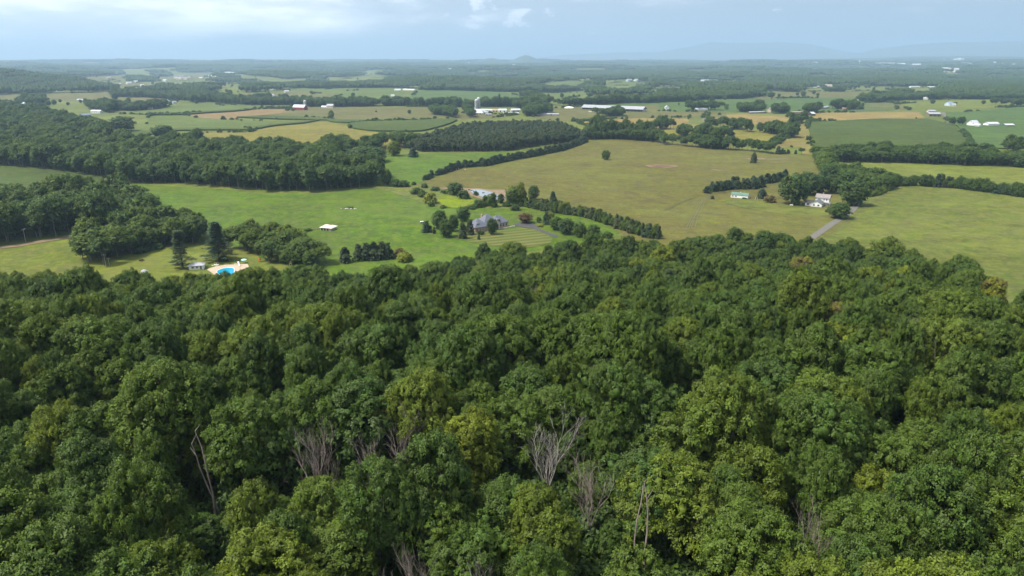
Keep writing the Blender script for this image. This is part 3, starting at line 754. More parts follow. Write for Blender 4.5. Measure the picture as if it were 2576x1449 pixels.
def stuff_trees(name, pts, sxy, sz, tint, protos, label, cat, idx=None, rz=None):
    """a wood that reads as one mass: its trees stand where the points are"""
    n = len(pts); r = np.random.default_rng(n + 3)
    z = H(pts[:, 0], pts[:, 1]) - .1
    me = bpy.data.meshes.new(name); me.vertices.add(n)
    me.vertices.foreach_set('co', np.stack([pts[:, 0], pts[:, 1], z], -1).astype(np.float32).ravel())
    a = me.attributes.new('turn', 'FLOAT_VECTOR', 'POINT'); rot = np.zeros((n, 3), np.float32); rot[:, 2] = r.uniform(0, 6.28, n); a.data.foreach_set('vector', rot.ravel())
    a = me.attributes.new('size', 'FLOAT_VECTOR', 'POINT'); a.data.foreach_set('vector', np.stack([sxy, sxy, sz], -1).astype(np.float32).ravel())
    a = me.attributes.new('tint', 'FLOAT', 'POINT'); a.data.foreach_set('value', tint.astype(np.float32))
    a = me.attributes.new('pick', 'INT', 'POINT'); a.data.foreach_set('value', (idx if idx is not None else r.integers(0, len(protos), n)).astype(np.int32))
    o = link(name, me); tag(o, label, cat, kind='stuff')
    g = bpy.data.node_groups.new(name, 'GeometryNodeTree')
    g.interface.new_socket('Geometry', in_out='INPUT', socket_type='NodeSocketGeometry'); g.interface.new_socket('Geometry', in_out='OUTPUT', socket_type='NodeSocketGeometry')
    gi = g.nodes.new('NodeGroupInput'); go = g.nodes.new('NodeGroupOutput')
    ji = g.nodes.new('GeometryNodeJoinGeometry')
    for k, pr in enumerate(protos):
        jp = g.nodes.new('GeometryNodeJoinGeometry')
        for me_ in pr:
            key = 'source_' + me_.name
            so = bpy.data.objects.get(key) or bpy.data.objects.new(key, me_)     # not in the scene: only the mesh is read
            oi = g.nodes.new('GeometryNodeObjectInfo'); oi.transform_space = 'ORIGINAL'; oi.inputs['Object'].default_value = so
            g.links.new(oi.outputs['Geometry'], jp.inputs[0])
        gt = g.nodes.new('GeometryNodeGeometryToInstance'); g.links.new(jp.outputs[0], gt.inputs[0]); g.links.new(gt.outputs[0], ji.inputs[0])
    def na(nm, ty):
        q = g.nodes.new('GeometryNodeInputNamedAttribute'); q.data_type = ty; q.inputs[0].default_value = nm; return q.outputs[0]
    ip = g.nodes.new('GeometryNodeInstanceOnPoints'); g.links.new(gi.outputs[0], ip.inputs['Points']); g.links.new(ji.outputs[0], ip.inputs['Instance'])
    ip.inputs['Pick Instance'].default_value = True
    g.links.new(na('pick', 'INT'), ip.inputs['Instance Index']); g.links.new(na('turn', 'FLOAT_VECTOR'), ip.inputs['Rotation']); g.links.new(na('size', 'FLOAT_VECTOR'), ip.inputs['Scale'])
    g.links.new(ip.outputs[0], go.inputs[0])
    m = o.modifiers.new('trees', 'NODES'); m.node_group = g
    return o

# --- the near wood ---
def tintfield(x, y, r, lo=.08, hi=.72):
    """stands of one species: tint drifts over the wood, each tree differs a little"""
    b = .5 + .26 * np.sin(x / 23 + 1.3) * np.sin(y / 31 + .4) + .20 * np.sin(x / 11 - y / 17 + 2)
    t = lo + (hi - lo) * np.clip(b * .35 + r.beta(1.3, 1.7, len(x)) * .75, 0, 1)
    return t
r_ = np.random.default_rng(21)
fp = hexpts(FOREST, 7.5, .55, 4)
k_ = (np.hypot(fp[:, 0], fp[:, 1]) > 18); fp = fp[k_]
# bare trees stand in small gaps: (picture x, y of top, kind, tree height)
BARE = [(785, 1068, 0, 19.5, 1.0, 'many branched leafless tree with reddish bark, biggest bare tree in the lower left canopy'),
        (945, 1085, 1, 18.5, .95, 'leafless brown tree right of the many branched reddish bare tree'),
        (1015, 1020, 1, 18.5, .85, 'twiggy leafless tree behind the brown bare tree, left of the yellowing crown'),
        (1385, 1045, 2, 19.5, 1.05, 'pale grey leafless tree with fine twigs in the middle of the near canopy'),
        (1495, 1150, 1, 17.5, .9, 'leaning pinkish leafless tree below the pale grey bare tree'),
        (2300, 785, 2, 18.5, 1.0, 'pale many stemmed leafless tree among the right hand crowns'),
        (2115, 640, 2, 17.5, .6, 'slim pale bare tree in a dark gap near the far edge of the near wood'),
        (2065, 1290, 1, 17.5, .75, 'small grey leafless tree in the lower right canopy'),
        (1050, 1365, 0, 17.5, .7, 'small reddish leafless tree at the bottom edge of the photo'),
        (1190, 1370, 2, 17.0, .7, 'pale leafless tree beside the small reddish one at the bottom edge'),
        (1335, 720, 1, 18.0, .7, 'grey leafless tree in the middle distance of the near wood'),
        (2370, 725, 2, 17.5, .6, 'pale trunked bare tree under the crowns near the right hand field')]
SNAGS = [(512, 1088, 0, 20.5, 'curved bare snag in the lower left canopy, left of its pair'), (537, 1085, 1, 20., 'slim straight bare snag in the lower left canopy, right of its pair'),
         (1597, 1228, 0, 20., 'left one of two pale snags standing close together in the lower canopy'), (1628, 1226, 1, 20., 'right one of two pale snags standing close together in the lower canopy')]
gaps = []
def top_xy(px, py, h):
    return P(px, py, h)
for i, (px, py, kd, h, sc, lb) in enumerate(BARE):
    x, y = top_xy(px, py, h); gaps.append((x, y, 5.6 * sc))
    o = link('bare_tree', DEAD[kd], None, (x, y, float(H(x, y))), i * 1.7, (sc * .9, sc * .9, h / 20.5)); tag(o, lb, 'dead tree', 'leafless trees in the near wood')
for i, (px, py, kd, h, lb) in enumerate(SNAGS):
    x, y = top_xy(px, py, h); gaps.append((x, y, 4.4))
    o = link('snag', SNAG[kd], None, (x, y, float(H(x, y))), i * 2.1, (1, 1, h / 20.5)); tag(o, lb, 'dead tree', 'leafless trees in the near wood')
SPECIAL = [(2020, 650, .92, .86, 'bright yellow green broadleaf tree standing out in the right half of the near wood'),
           (2130, 760, 1.05, .905, 'broad brown tinged broadleaf tree left of the pale many stemmed bare tree'),
           (2180, 672, .95, .74, 'light green broadleaf tree just right of the pale bare tree near the far edge'),
           (1185, 1040, .88, .72, 'yellowing broadleaf tree in the middle of the lower canopy'),
           (2505, 700, .8, .88, 'yellow leaved broadleaf tree at the far right edge of the near wood')]
sp_pts = []
for (px, py, sc, ti, lb) in SPECIAL:
    x, y = top_xy(px, py, 19.5); gaps.append((x, y, 5.5)); sp_pts.append((x, y, sc, ti, lb))
# the pool shows through a gap in the canopy
x, y = G(0, 571, 700); gaps.append((x, y - 6, 8.5))
ok = np.ones(len(fp), bool)
for (gx, gy, gr) in gaps: ok &= np.hypot(fp[:, 0] - gx, fp[:, 1] - gy) > gr
ok &= r_.uniform(size=len(fp)) > .05
fp = fp[ok]
sxy = np.clip(r_.normal(.72, .15, len(fp)), .46, 1.15); szz = np.clip(r_.normal(1.0, .15, len(fp)), .62, 1.27) * (.5 + .5 * np.clip(sxy / .82, .8, 1.25))
szz *= 1 - .13 * sm((fp[:, 1] - 235) / 60); tint = tintfield(fp[:, 0], fp[:, 1], r_)
pick = r_.integers(0, 8, len(fp))
gz = H(fp[:, 0], fp[:, 1]); ux, uy = to_px(fp[:, 0], fp[:, 1], gz + 16)
dist = np.sqrt(fp[:, 0] ** 2 + fp[:, 1] ** 2 + (CAM_Z - gz - 16) ** 2)
seen = (fp[:, 1] > 30) & (ux > -60) & (ux < 2636) & (uy < 1500)
for (gx, gy, gr) in gaps:      # lower growth stands on the near side of every gap
    gd = math.hypot(gx, gy); ux_, uy_ = -gx / gd, -gy / gd; rx_, ry_ = fp[:, 0] - gx, fp[:, 1] - gy
    al_ = rx_ * ux_ + ry_ * uy_; la_ = np.abs(rx_ * uy_ - ry_ * ux_)
    fr = (la_ < gr + 2.6) & (al_ > -1) & (al_ < 10)
    szz[fr] = np.minimum(szz[fr], r_.uniform(.42, .56, fr.sum())); sxy[fr] = np.minimum(sxy[fr], .62)
order = np.argsort(np.where(seen, dist, 1e9))[:288]
single = np.zeros(len(fp), bool); single[order] = True
def tone(t): return 'blue green' if t < .24 else 'dark green' if t < .36 else 'mid green' if t < .48 else 'olive green' if t < .60 else 'yellow green'
def girth(a): return 'broad' if a > .85 else 'slender' if a < .65 else 'rounded'
MARKS = [(785, 1140, 'the reddish bare tree'), (945, 1160, 'the brown bare tree'), (1385, 1110, 'the pale grey bare tree'), (1495, 1200, 'the pinkish bare tree'), (2300, 820, 'the many stemmed bare tree'), (2115, 670, 'the slim pale bare tree'),
         (2065, 1320, 'the lowest grey bare tree'), (1050, 1400, 'the lowest reddish bare tree'), (525, 1150, 'the pair of snags at left'), (1612, 1290, 'the pair of pale snags'), (2020, 700, 'the brightest tree'), (2130, 800, 'the brown tinged tree'),
         (1185, 1080, 'the yellowing tree'), (1335, 760, 'the grey bare tree'), (60, 1400, 'the bottom left corner'), (2520, 1400, 'the bottom right corner'), (40, 1000, 'the left edge'), (2540, 1000, 'the right edge')]
used = {}
def name_tree(i):
    px_, py_ = ux[i], uy[i]; k = min(MARKS, key=lambda m: math.hypot(px_ - m[0], (py_ - m[1]) * 1.3)); dx, dy = px_ - k[0], (py_ - k[1]) * 1.3; d = math.hypot(dx, dy)
    side = ('right of' if dx > 0 else 'left of') if abs(dx) > abs(dy) else ('below' if dy > 0 else 'above')
    far_ = 'just' if d < 130 else 'slightly' if d < 260 else 'well'
    q = '%s %s tree %s %s %s' % (girth(sxy[i]), tone(tint[i]), far_, side, k[2])
    return q
names = {i: name_tree(i) for i in order}
cnt = {}
for i in order: cnt.setdefault(names[i], []).append(i)
for q, l in cnt.items():     # several alike in one spot: tell them apart by height, then from near to far
    if len(l) == 2:
        l.sort(key=lambda i: uy[i]); names[l[0]] = q.replace(' tree ', ' tree, farther of two ', 1); names[l[1]] = q.replace(' tree ', ' tree, nearer of two ', 1)
    elif len(l) > 3:
        l.sort(key=lambda i: ux[i])
        for j_, i in enumerate(l): names[i] = q.replace(' tree ', ' tree, %s from left ' % ('first', 'second', 'third', 'fourth', 'fifth', 'sixth', 'seventh', 'eighth', 'ninth', 'tenth')[min(j_, 9)], 1)
    elif len(l) == 3:
        l.sort(key=lambda i: ux[i])
        for i, w_ in zip(l, ('leftmost', 'middle', 'rightmost')): names[i] = q.replace(' tree ', ' tree, %s of three ' % w_, 1)
for i in order:
    place_tree('forest_tree', NEAR[pick[i]], fp[i, 0], fp[i, 1], sxy[i], szz[i], r_.uniform(0, 6.28), tint[i], names[i], 'tree', 'trees of the near wood canopy')
for (x, y, sc, ti, lb) in sp_pts: place_tree('forest_tree', NEAR[int(x) % 4], x, y, sc, 19.5 / 20.5 * 1.03, 1., ti, lb, 'tree', 'broadleaf trees that stand out in the near wood')
q = fp[~single]
stuff_trees('oak_wood', q, sxy[~single], szz[~single], tint[~single], NEAR, 'closed canopy of the near wood running back to the mown fields', 'wood', pick[~single])

up = hexpts(FOREST, 3.6, .5, 9); up = up[(up[:, 1] > 20) & (up[:, 1] < 210)]
stuff_trees('undergrowth', up, r_.uniform(.8, 1.5, len(up)), r_.uniform(.7, 1.7, len(up)), r_.uniform(.0, .35, len(up)), SHRUB, 'shaded undergrowth filling the floor of the near wood', 'undergrowth')

# --- middle distance woods ---
def edge_dist(p, pg):
    d = np.full(len(p), 1e9)
    for i in range(len(pg)):
        a, b = pg[i], pg[(i + 1) % len(pg)]; ab = b - a; t = np.clip(((p - a) @ ab) / max(ab @ ab, 1e-9), 0, 1)
        d = np.minimum(d, np.hypot(*(p - a - t[:, None] * ab).T))
    return d
def wood(name, pg, s, hmean, tl, th, protos, label, cat, wscale=1., seed=1, jit=.5, hj=.17):
    """a wood: trees with high crowns inside, trees leafy to the ground along its margin"""
    r = np.random.default_rng(seed); p = hexpts(pg, s, jit, seed); n = len(p); m = len(protos)
    edge = PINE if protos is PINE else OPENG
    e = edge_dist(p, pg) < s * 1.1; idx = r.integers(0, m, n); idx[e] = m + r.integers(0, len(edge), e.sum()); al = list(protos) + list(edge)
    nhs = np.array([NATW[q_[0].name][1] for q_ in al]); nws = np.array([NATW[q_[0].name][0] for q_ in al])
    a = np.clip(r.normal(1, hj, n), .6, 1.45); h = np.where(e, .84, 1.) * hmean * a * np.clip(r.normal(1, .08, n), .8, 1.2)
    w = a * wscale * np.where(e, nws[:m].mean() / nws[idx] * .95, 1.)
    t = tintfield(p[:, 0] * .8, p[:, 1] * .8, r, tl, th)
    return stuff_trees(name, p, w, h / nhs[idx], t, al, label, cat, idx)
def wp(v, pts): return poly(v, pts)
wood('hardwood_wood', wp(4, [(-300, 125), (0, 122), (260, 145), (520, 180), (760, 210), (970, 250), (1300, 255), (1500, 270), (1740, 292), (2000, 315), (2300, 320), (2560, 305), (300, 300, 0, 5), (600, 272, 0, 5), (605, 190, 0, 5),
     (480, 130, 10, 5), (300, 90, 16, 5), (262, 60, 16, 5), (2576, 680, 17, 1), (2200, 695, 18, 1), (1900, 668, 18, 1), (1600, 655, 18, 1), (1400, 650, 18, 1), (1300, 655, 16, 1), (1150, 660, 16, 1), (1000, 672, 16, 1), (930, 640, 16, 1), (760, 640, 14, 1), (830, 600, 14, 1), (760, 540, 16, 1), (620, 515, 16, 1), (400, 455, 18, 1), (200, 420, 18, 1), (0, 395, 18, 1), (-300, 395, 18, 1)]),
     8.4, 18, .05, .5, MID, 'broad dark hardwood belt across the left, behind the mown meadow', 'wood', 1.05, 31)
wood('hardwood_wood', wp(4, [(-300, 760), (0, 716), (170, 690), (420, 655), (600, 622), (700, 640), (700, 520, 10), (1000, 520, 14), (1150, 440, 17), (1150, 350, 17), (1000, 300, 18), (960, 245, 18), (840, 208, 18), (620, 240, 18), (400, 268, 18), (160, 285, 18), (0, 262, 18), (-300, 262, 18)]),
     8.2, 18, .1, .5, MID, 'dark hardwood block at the left edge above the dirt track', 'wood', 1.08, 32)
wood('tree_group', wp(4, [(560, 800), (700, 865), (830, 868), (900, 822), (1080, 775), (1230, 742), (1440, 712), (1550, 700), (1570, 520, 12), (1400, 420, 15), (1280, 450, 15), (1150, 450, 15), (1000, 560, 14), (800, 570, 14), (640, 590, 12), (560, 700, 8)]),
     7.0, 14.5, .2, .62, MID, 'bushy green trees jutting into the rough grass, left of the pines', 'tree group', .9, 33)
wood('tree_group', wp(4, [(1720, 740), (1800, 765), (1950, 785), (2060, 800), (2200, 850), (2400, 870), (2500, 820), (2460, 760, 8), (2260, 670, 9), (2080, 560, 12), (1920, 540, 12), (1780, 620, 10)]),
     6.4, 12, .35, .68, MID, 'rounded olive green thicket right of the two tall pines', 'tree group', .8, 34)
wood('thicket', wp(5, [(-330, 830), (-100, 900), (100, 900), (230, 850), (215, 770, 7), (100, 720, 9), (-20, 690, 9), (-200, 700, 9)]), 6.0, 10.5, .25, .6, MID, 'olive thicket on the meadow edge, left of the cedar clump', 'thicket', .75, 35)
wood('pine_plantation', wp(2, [(560, 735), (640, 752), (900, 750), (1280, 748), (1440, 720), (1560, 700), (1740, 690), (1850, 650), (1860, 600, 16), (1760, 535, 17), (1680, 512, 17), (1300, 510, 17), (1000, 517, 17), (860, 545, 17), (740, 580, 17), (640, 610, 16), (560, 660, 14)]),
     5.2, 14.5, .2, .5, PINE, 'dark even plantation of pines on the low hill in the centre', 'wood', 1.05, 36, .5, .07)
wood('hardwood_wood', wp(2, [(-60, 820), (80, 800), (200, 750), (380, 700), (560, 735), (650, 640, 12), (480, 640, 12), (380, 655, 10), (300, 690, 14), (200, 690, 14), (100, 650, 14), (-60, 680, 14)]), 8., 15, .1, .45, MID, 'small dark trees between the hardwood belt and the pine plantation', 'tree group', 1., 37)
wood('hedge_trees', wp(2, [(1830, 665), (2100, 660), (2300, 675), (2470, 692), (2576, 702), (770, 740, 0, 3), (770, 690, 11, 3), (600, 665, 11, 3), (450, 660, 11, 3), (300, 655, 11, 3), (180, 640, 11, 3), (0, 610, 13, 3), (2470, 640, 13), (2400, 610, 13), (2280, 560, 13), (2180, 590, 12), (2060, 565, 13), (1960, 545, 13), (1860, 580, 13)]),
     6.4, 12.5, .08, .4, MID + CEDAR[:2], 'dark belt of trees along the top of the big pasture', 'tree belt', .9, 38)
wood('hedge_trees', wp(3, [(795, 745), (985, 752), (990, 700, 10), (940, 690, 10), (800, 700, 10)]), 6.5, 12, .05, .35, CEDAR + MID[:2], 'short dark tree belt just left of the striped hay', 'tree belt', 1.2, 39)
wood('hedge_trees', wp(6, [(1165, 190), (1230, 208), (1700, 215), (2200, 236), (2480, 240), (2900, 255), (2900, 130, 10), (2400, 150, 11), (2330, 100, 11), (2000, 92, 11), (1900, 100, 11), (1700, 95, 12), (1400, 90, 12), (1180, 110, 12)]),
     8.0, 13, .1, .4, MID, 'wide dark tree belt right of the farm grove, below the corn', 'tree belt', .95, 40)
wood('tree_group', wp(6, [(1050, 150), (1090, 230), (1110, 300), (1210, 310), (1210, 250, 6), (1180, 150, 10), (1100, 80, 12), (1040, 90, 10)]), 7.0, 12, .3, .6, MID, 'green trees at the pasture corner above the farmhouse grove', 'tree group', .85, 41)
wood('hedge_trees', wp(6, [(1400, 400), (1500, 430), (1620, 400), (1640, 300, 8), (1500, 290, 8), (1300, 260, 8), (1200, 240, 8), (1180, 300)]), 6.0, 11, .2, .5, MID, 'loose trees linking the farm grove to the long hedge', 'tree group', .8, 42)
# mid far belts
for i, (v, pts, lb) in enumerate([
    (1, [(840, 355), (1100, 360), (1330, 378), (1560, 392), (1900, 417), (2200, 416), (2400, 430), (2600, 432), (2600, 365, 16), (2200, 350, 16), (2000, 340, 16), (1800, 345, 16), (1560, 310, 16), (1560, 250, 16), (1300, 270, 16), (860, 290, 16)], 'long tree belt behind the contour strips, left half'),
    (1, [(840, 480), (860, 455), (1000, 462), (1100, 455), (1300, 420), (1300, 395, 12), (1180, 385, 14), (1050, 400, 14), (900, 390, 14), (740, 370, 14), (650, 405, 12)], 'trees round the houses above the hardwood belt'),
    (1, [(150, 412), (340, 410), (330, 335, 14), (180, 335, 14)], 'rounded tree clump by the grazing land at far left'),
    (1, [(1430, 395), (1520, 398), (1530, 350, 14), (1430, 350, 14)], 'dark tree clump left of the upper green field'),
    (2, [(-200, 420), (340, 415), (335, 375, 14), (200, 355, 14), (100, 360, 14), (-200, 365, 14)], 'dark tree row behind the red barn'),
    (2, [(340, 415), (660, 418), (1300, 420), (1480, 412), (1480, 402), (660, 408), (340, 407)], 'thin hedge line beyond the grazing land'),
    (2, [(1340, 430), (1450, 432), (1440, 370, 14), (1350, 372, 14)], 'tall dark trees above the silos farm'),
    (2, [(1380, 335), (1500, 380), (1560, 400), (1640, 412), (1700, 415), (1960, 405), (2300, 392), (2700, 375), (2700, 310, 16), (2400, 330, 16), (2000, 345, 16), (1700, 365, 16), (1620, 370, 14), (1540, 345, 14), (1420, 318, 12), (1380, 318, 12)], 'curving dark wood between the far green fields'),
    (2, [(650, 295), (1000, 302), (1400, 312), (1700, 312), (1860, 295), (1860, 270, 16), (1500, 262, 16), (1480, 230, 16), (1200, 200, 16), (700, 235, 16), (650, 262, 16)], 'broad dark wood on the slope beyond the silos'),
    (2, [(-200, 285), (0, 282), (300, 280), (640, 262), (640, 235, 16), (300, 230, 16), (0, 242, 16), (-200, 245, 16)], 'far tree belt above the green fields, left of centre'),
    (2, [(960, 455), (1000, 500), (1050, 500), (1040, 460, 10)], 'tree clump left of the farm sheds'),
    (2, [(715, 480), (800, 485), (900, 505), (900, 430, 12), (860, 420, 12), (770, 410, 14), (720, 420, 14)], 'rounded trees on the grazing land left of the silos'),
    (2, [(1400, 490), (1480, 492), (1620, 468), (1620, 420, 14), (1480, 385, 16), (1400, 430, 12)], 'trees among the farm sheds right of the silos'),
    (2, [(1880, 492), (2000, 496), (2140, 490), (2140, 440, 12), (2060, 430, 12), (1960, 470, 8)], 'dark trees in front of the long open barn'),
    (2, [(2310, 600), (2516, 582), (2500, 560, 6), (2420, 520, 12), (2330, 560, 10)], 'rounded copse standing in the tan field'),
    (3, [(80, 630), (180, 630), (180, 560, 12), (100, 540, 14)], 'dark trees left of the white roofed house'),
    (3, [(195, 630), (300, 640), (310, 590), (290, 560, 10), (200, 560, 12)], 'trees just left of the white roofed house'),
    (3, [(320, 640), (420, 645), (430, 570, 12), (330, 570, 12)], 'trees behind the white roofed house'),
    (3, [(285, 565), (440, 568), (440, 520, 10), (300, 520, 10)], 'low trees at the end of the grey road'),
    (3, [(455, 575), (560, 580), (640, 590), (800, 615), (860, 635), (968, 637), (968, 590, 10), (890, 555, 12), (820, 535, 12), (680, 540, 12), (560, 540, 12), (540, 510, 12), (460, 510, 12)], 'dark belt across the yellow hay on the right'),
    (3, [(885, 532), (1010, 528), (1010, 480, 11), (890, 480, 11)], 'tree clump between the two tan stubble fields'),
    (3, [(512, 447), (690, 455), (690, 400, 14), (600, 385, 14), (515, 395, 14)], 'rounded trees behind the left tan stubble'),
    (3, [(760, 462), (880, 455), (880, 420, 10), (850, 390, 16), (800, 390, 16), (760, 430, 10)], 'tall tree clump behind the tan stubble'),
    (3, [(985, 462), (1090, 455), (1100, 400, 14), (1000, 395, 14)], 'broad tree left of the low brown barn'),
    (3, [(1180, 425), (1370, 432), (1370, 380, 14), (1290, 370, 14), (1180, 385, 14)], 'dark conifers beside the far farmhouse'),
    (3, [(145, 440), (430, 435), (430, 405, 10), (250, 395, 10), (150, 395, 12)], 'row of trees beside the far left farm'),
    (3, [(1370, 365), (1500, 382), (1600, 375), (1700, 362), (1900, 360), (2000, 358), (1980, 300, 14), (1800, 305, 14), (1650, 295, 14), (1450, 320, 14)], 'dark wood right of the white barn'),
    (3, [(2040, 355), (2300, 358), (2800, 345), (2800, 250, 16), (2300, 260, 16), (1960, 290, 14), (2030, 320, 14)], 'broad wood at far right beyond the yellow green field'),
    (3, [(2300, 395), (2576, 405), (2800, 400), (2800, 375, 10), (2400, 370, 10)], 'tree row right of the pale blue house'),
    (3, [(2050, 545), (2130, 552), (2130, 510, 9), (2050, 515, 9)], 'small trees left of the white barns'),
    (3, [(2430, 720), (2700, 735), (2700, 680, 10), (2440, 680, 10)], 'tree clump at the right edge below the maize'),
    (3, [(-60, 370), (300, 358), (600, 350), (700, 330), (720, 290, 14), (400, 280, 14), (0, 290, 14), (-60, 310, 14)], 'dark wood beyond the pale green field on the right'),
    (3, [(1120, 298), (1280, 302), (1280, 278, 10), (1130, 280, 10)], 'trees beneath the mansion on the rise'),
    (3, [(-60, 575), (60, 570), (50, 530, 10), (-60, 520, 10)], 'low trees at the tan field edge'),
    ]):
    pg = wp(v, pts); d = np.hypot(*pg.mean(0)); s = 7.4 if d < 1600 else 9.5
    if d > 2600: s = 13.
    wood('tree_belt', pg, s, 14 if d < 1600 else 16, .08, .42, MID, lb, 'tree belt', 1.05 * s / 9., 60 + i)

# --- far woods: canopy patches ---
FARP = []
for i in range(4):
    r = np.random.default_rng(500 + i); vs, fs, rn, cl, cs = [], [], [], [], []; nb = 0
    bv, bf = blob_geo()
    for j in range(70):
        a = r.uniform(0, 6.28); q = 38 * math.sqrt(r.uniform()); R = r.uniform(3.6, 6.4); hz = r.uniform(9, 15)
        c0 = np.array([q * math.cos(a), q * math.sin(a), hz]); cr = r.uniform()
        v = bv * np.array([R, R, R * .95]) * r.uniform(.8, 1.15, (len(bv), 1)) + c0
        vs.append(v); fs.append(bf + nb); nb += len(v); rn.append(np.full(len(v), .35)); cl.append(np.full(len(v), cr)); cs.append(bv)
        n = 40; d = sph(n, r); d[:, 2] = np.abs(d[:, 2]); p = c0 + d * np.array([R, R, R]) * 1.0; dirs = unit(d * .7 + sph(n, r)); nn = unit(np.cross(dirs, np.cross(d + sph(n, r) * .3, dirs)))
        L = r.uniform(1.8, 3.0, n); cv, cf = cards(r, p, dirs, nn, L, L * .4)
        vs.append(cv); fs.append(np.concatenate([cf[:, [0, 1, 2]], cf[:, [0, 2, 3]]]) + nb); nb += len(cv); rn.append(np.repeat(r.uniform(0, 1, n), 4)); cl.append(np.full(len(cv), cr)); cs.append(np.repeat(d, 4, 0))
    me = mesh_np('canopy_patch', np.concatenate(vs), np.concatenate(fs), LEAF); fattr(me, 'rnd', np.concatenate(rn)); fattr(me, 'clump', np.concatenate(cl)); a = me.attributes.new('cn', 'FLOAT_VECTOR', 'POINT'); a.data.foreach_set('vector', np.concatenate(cs).astype(np.float32).ravel()); FARP.append((me,))
def far_points():
    r = np.random.default_rng(77); out = []; sc = []
    d = 2150.
    while d < 21000:
        cell = max(52, d * .0135); a0 = math.radians(44)
        n = int(2 * a0 * d / cell); a = (np.arange(n) + .5) / n * 2 * a0 - a0 + r.normal(0, .25 * cell / d, n); dd = d + r.normal(0, .25 * cell, n)
        out.append(np.stack([np.sin(a) * dd, np.cos(a) * dd], -1)); sc.append(np.full(n, cell / 60 * 1.12)); d += cell * .95
    out = np.concatenate(out); sc = np.concatenate(sc); k = np.ones(len(out), bool)
    u, w_ = to_px(out[:, 0], out[:, 1], H(out[:, 0], out[:, 1]))
    k &= w_ < 243 + 0 * u
    # open land: the surveyed fields, and a scatter of clearings where the land shows through
    for pg in OPEN:
        lo, hi = pg.min(0) - 20, pg.max(0) + 20
        kk = (out[:, 0] > lo[0]) & (out[:, 0] < hi[0]) & (out[:, 1] > lo[1]) & (out[:, 1] < hi[1])
        if kk.any(): k[np.where(kk)[0][inside(pg, out[kk, 0], out[kk, 1])]] = False
    # a wood in front of open land or of a building would hide it: look along the line of sight past the tree tops
    X, Y = out[:, 0], out[:, 1]; hh = H(X, Y)
    for th in (7., 13., 19., 27., 36.):
        m_ = np.clip((CAM_Z - hh) / np.maximum(CAM_Z - hh - th, 6), 1, 1.6); X2, Y2 = X * m_, Y * m_
        for pg in OPEN:
            if np.hypot(*pg.mean(0)) < 2300: continue
            lo, hi = pg.min(0), pg.max(0); kk = (X2 > lo[0]) & (X2 < hi[0]) & (Y2 > lo[1]) & (Y2 < hi[1])
            if kk.any(): k[np.where(kk)[0][inside(pg, X2[kk], Y2[kk])]] = False
        if th > 20: hh = np.where(np.hypot(X, Y) > 5000, hh, -1e4)
        for (bx, by) in FARB: k &= np.hypot(X2 - bx, Y2 - by) > 30 + np.hypot(bx, by) * .015
    clear = np.sin(X / 260 + 2 * np.sin(Y / 700)) * np.sin(Y / 310 + 1.5 * np.sin(X / 900 + 1)) + .35 * np.sin(X / 97 + Y / 133)
    hill = (X < -1850) & (np.hypot(X + 2500, (Y - 3300)) < 900)
    az_ = np.arctan2(X, Y); rr = np.hypot(X, Y)
    lim = .62 - (.20 + .42 * sm((.05 - az_) / .3)) * sm((rr - 2700) / 700) * sm((11000 - rr) / 3000)
    k &= (clear < lim) | hill
    return out[k], sc[k]
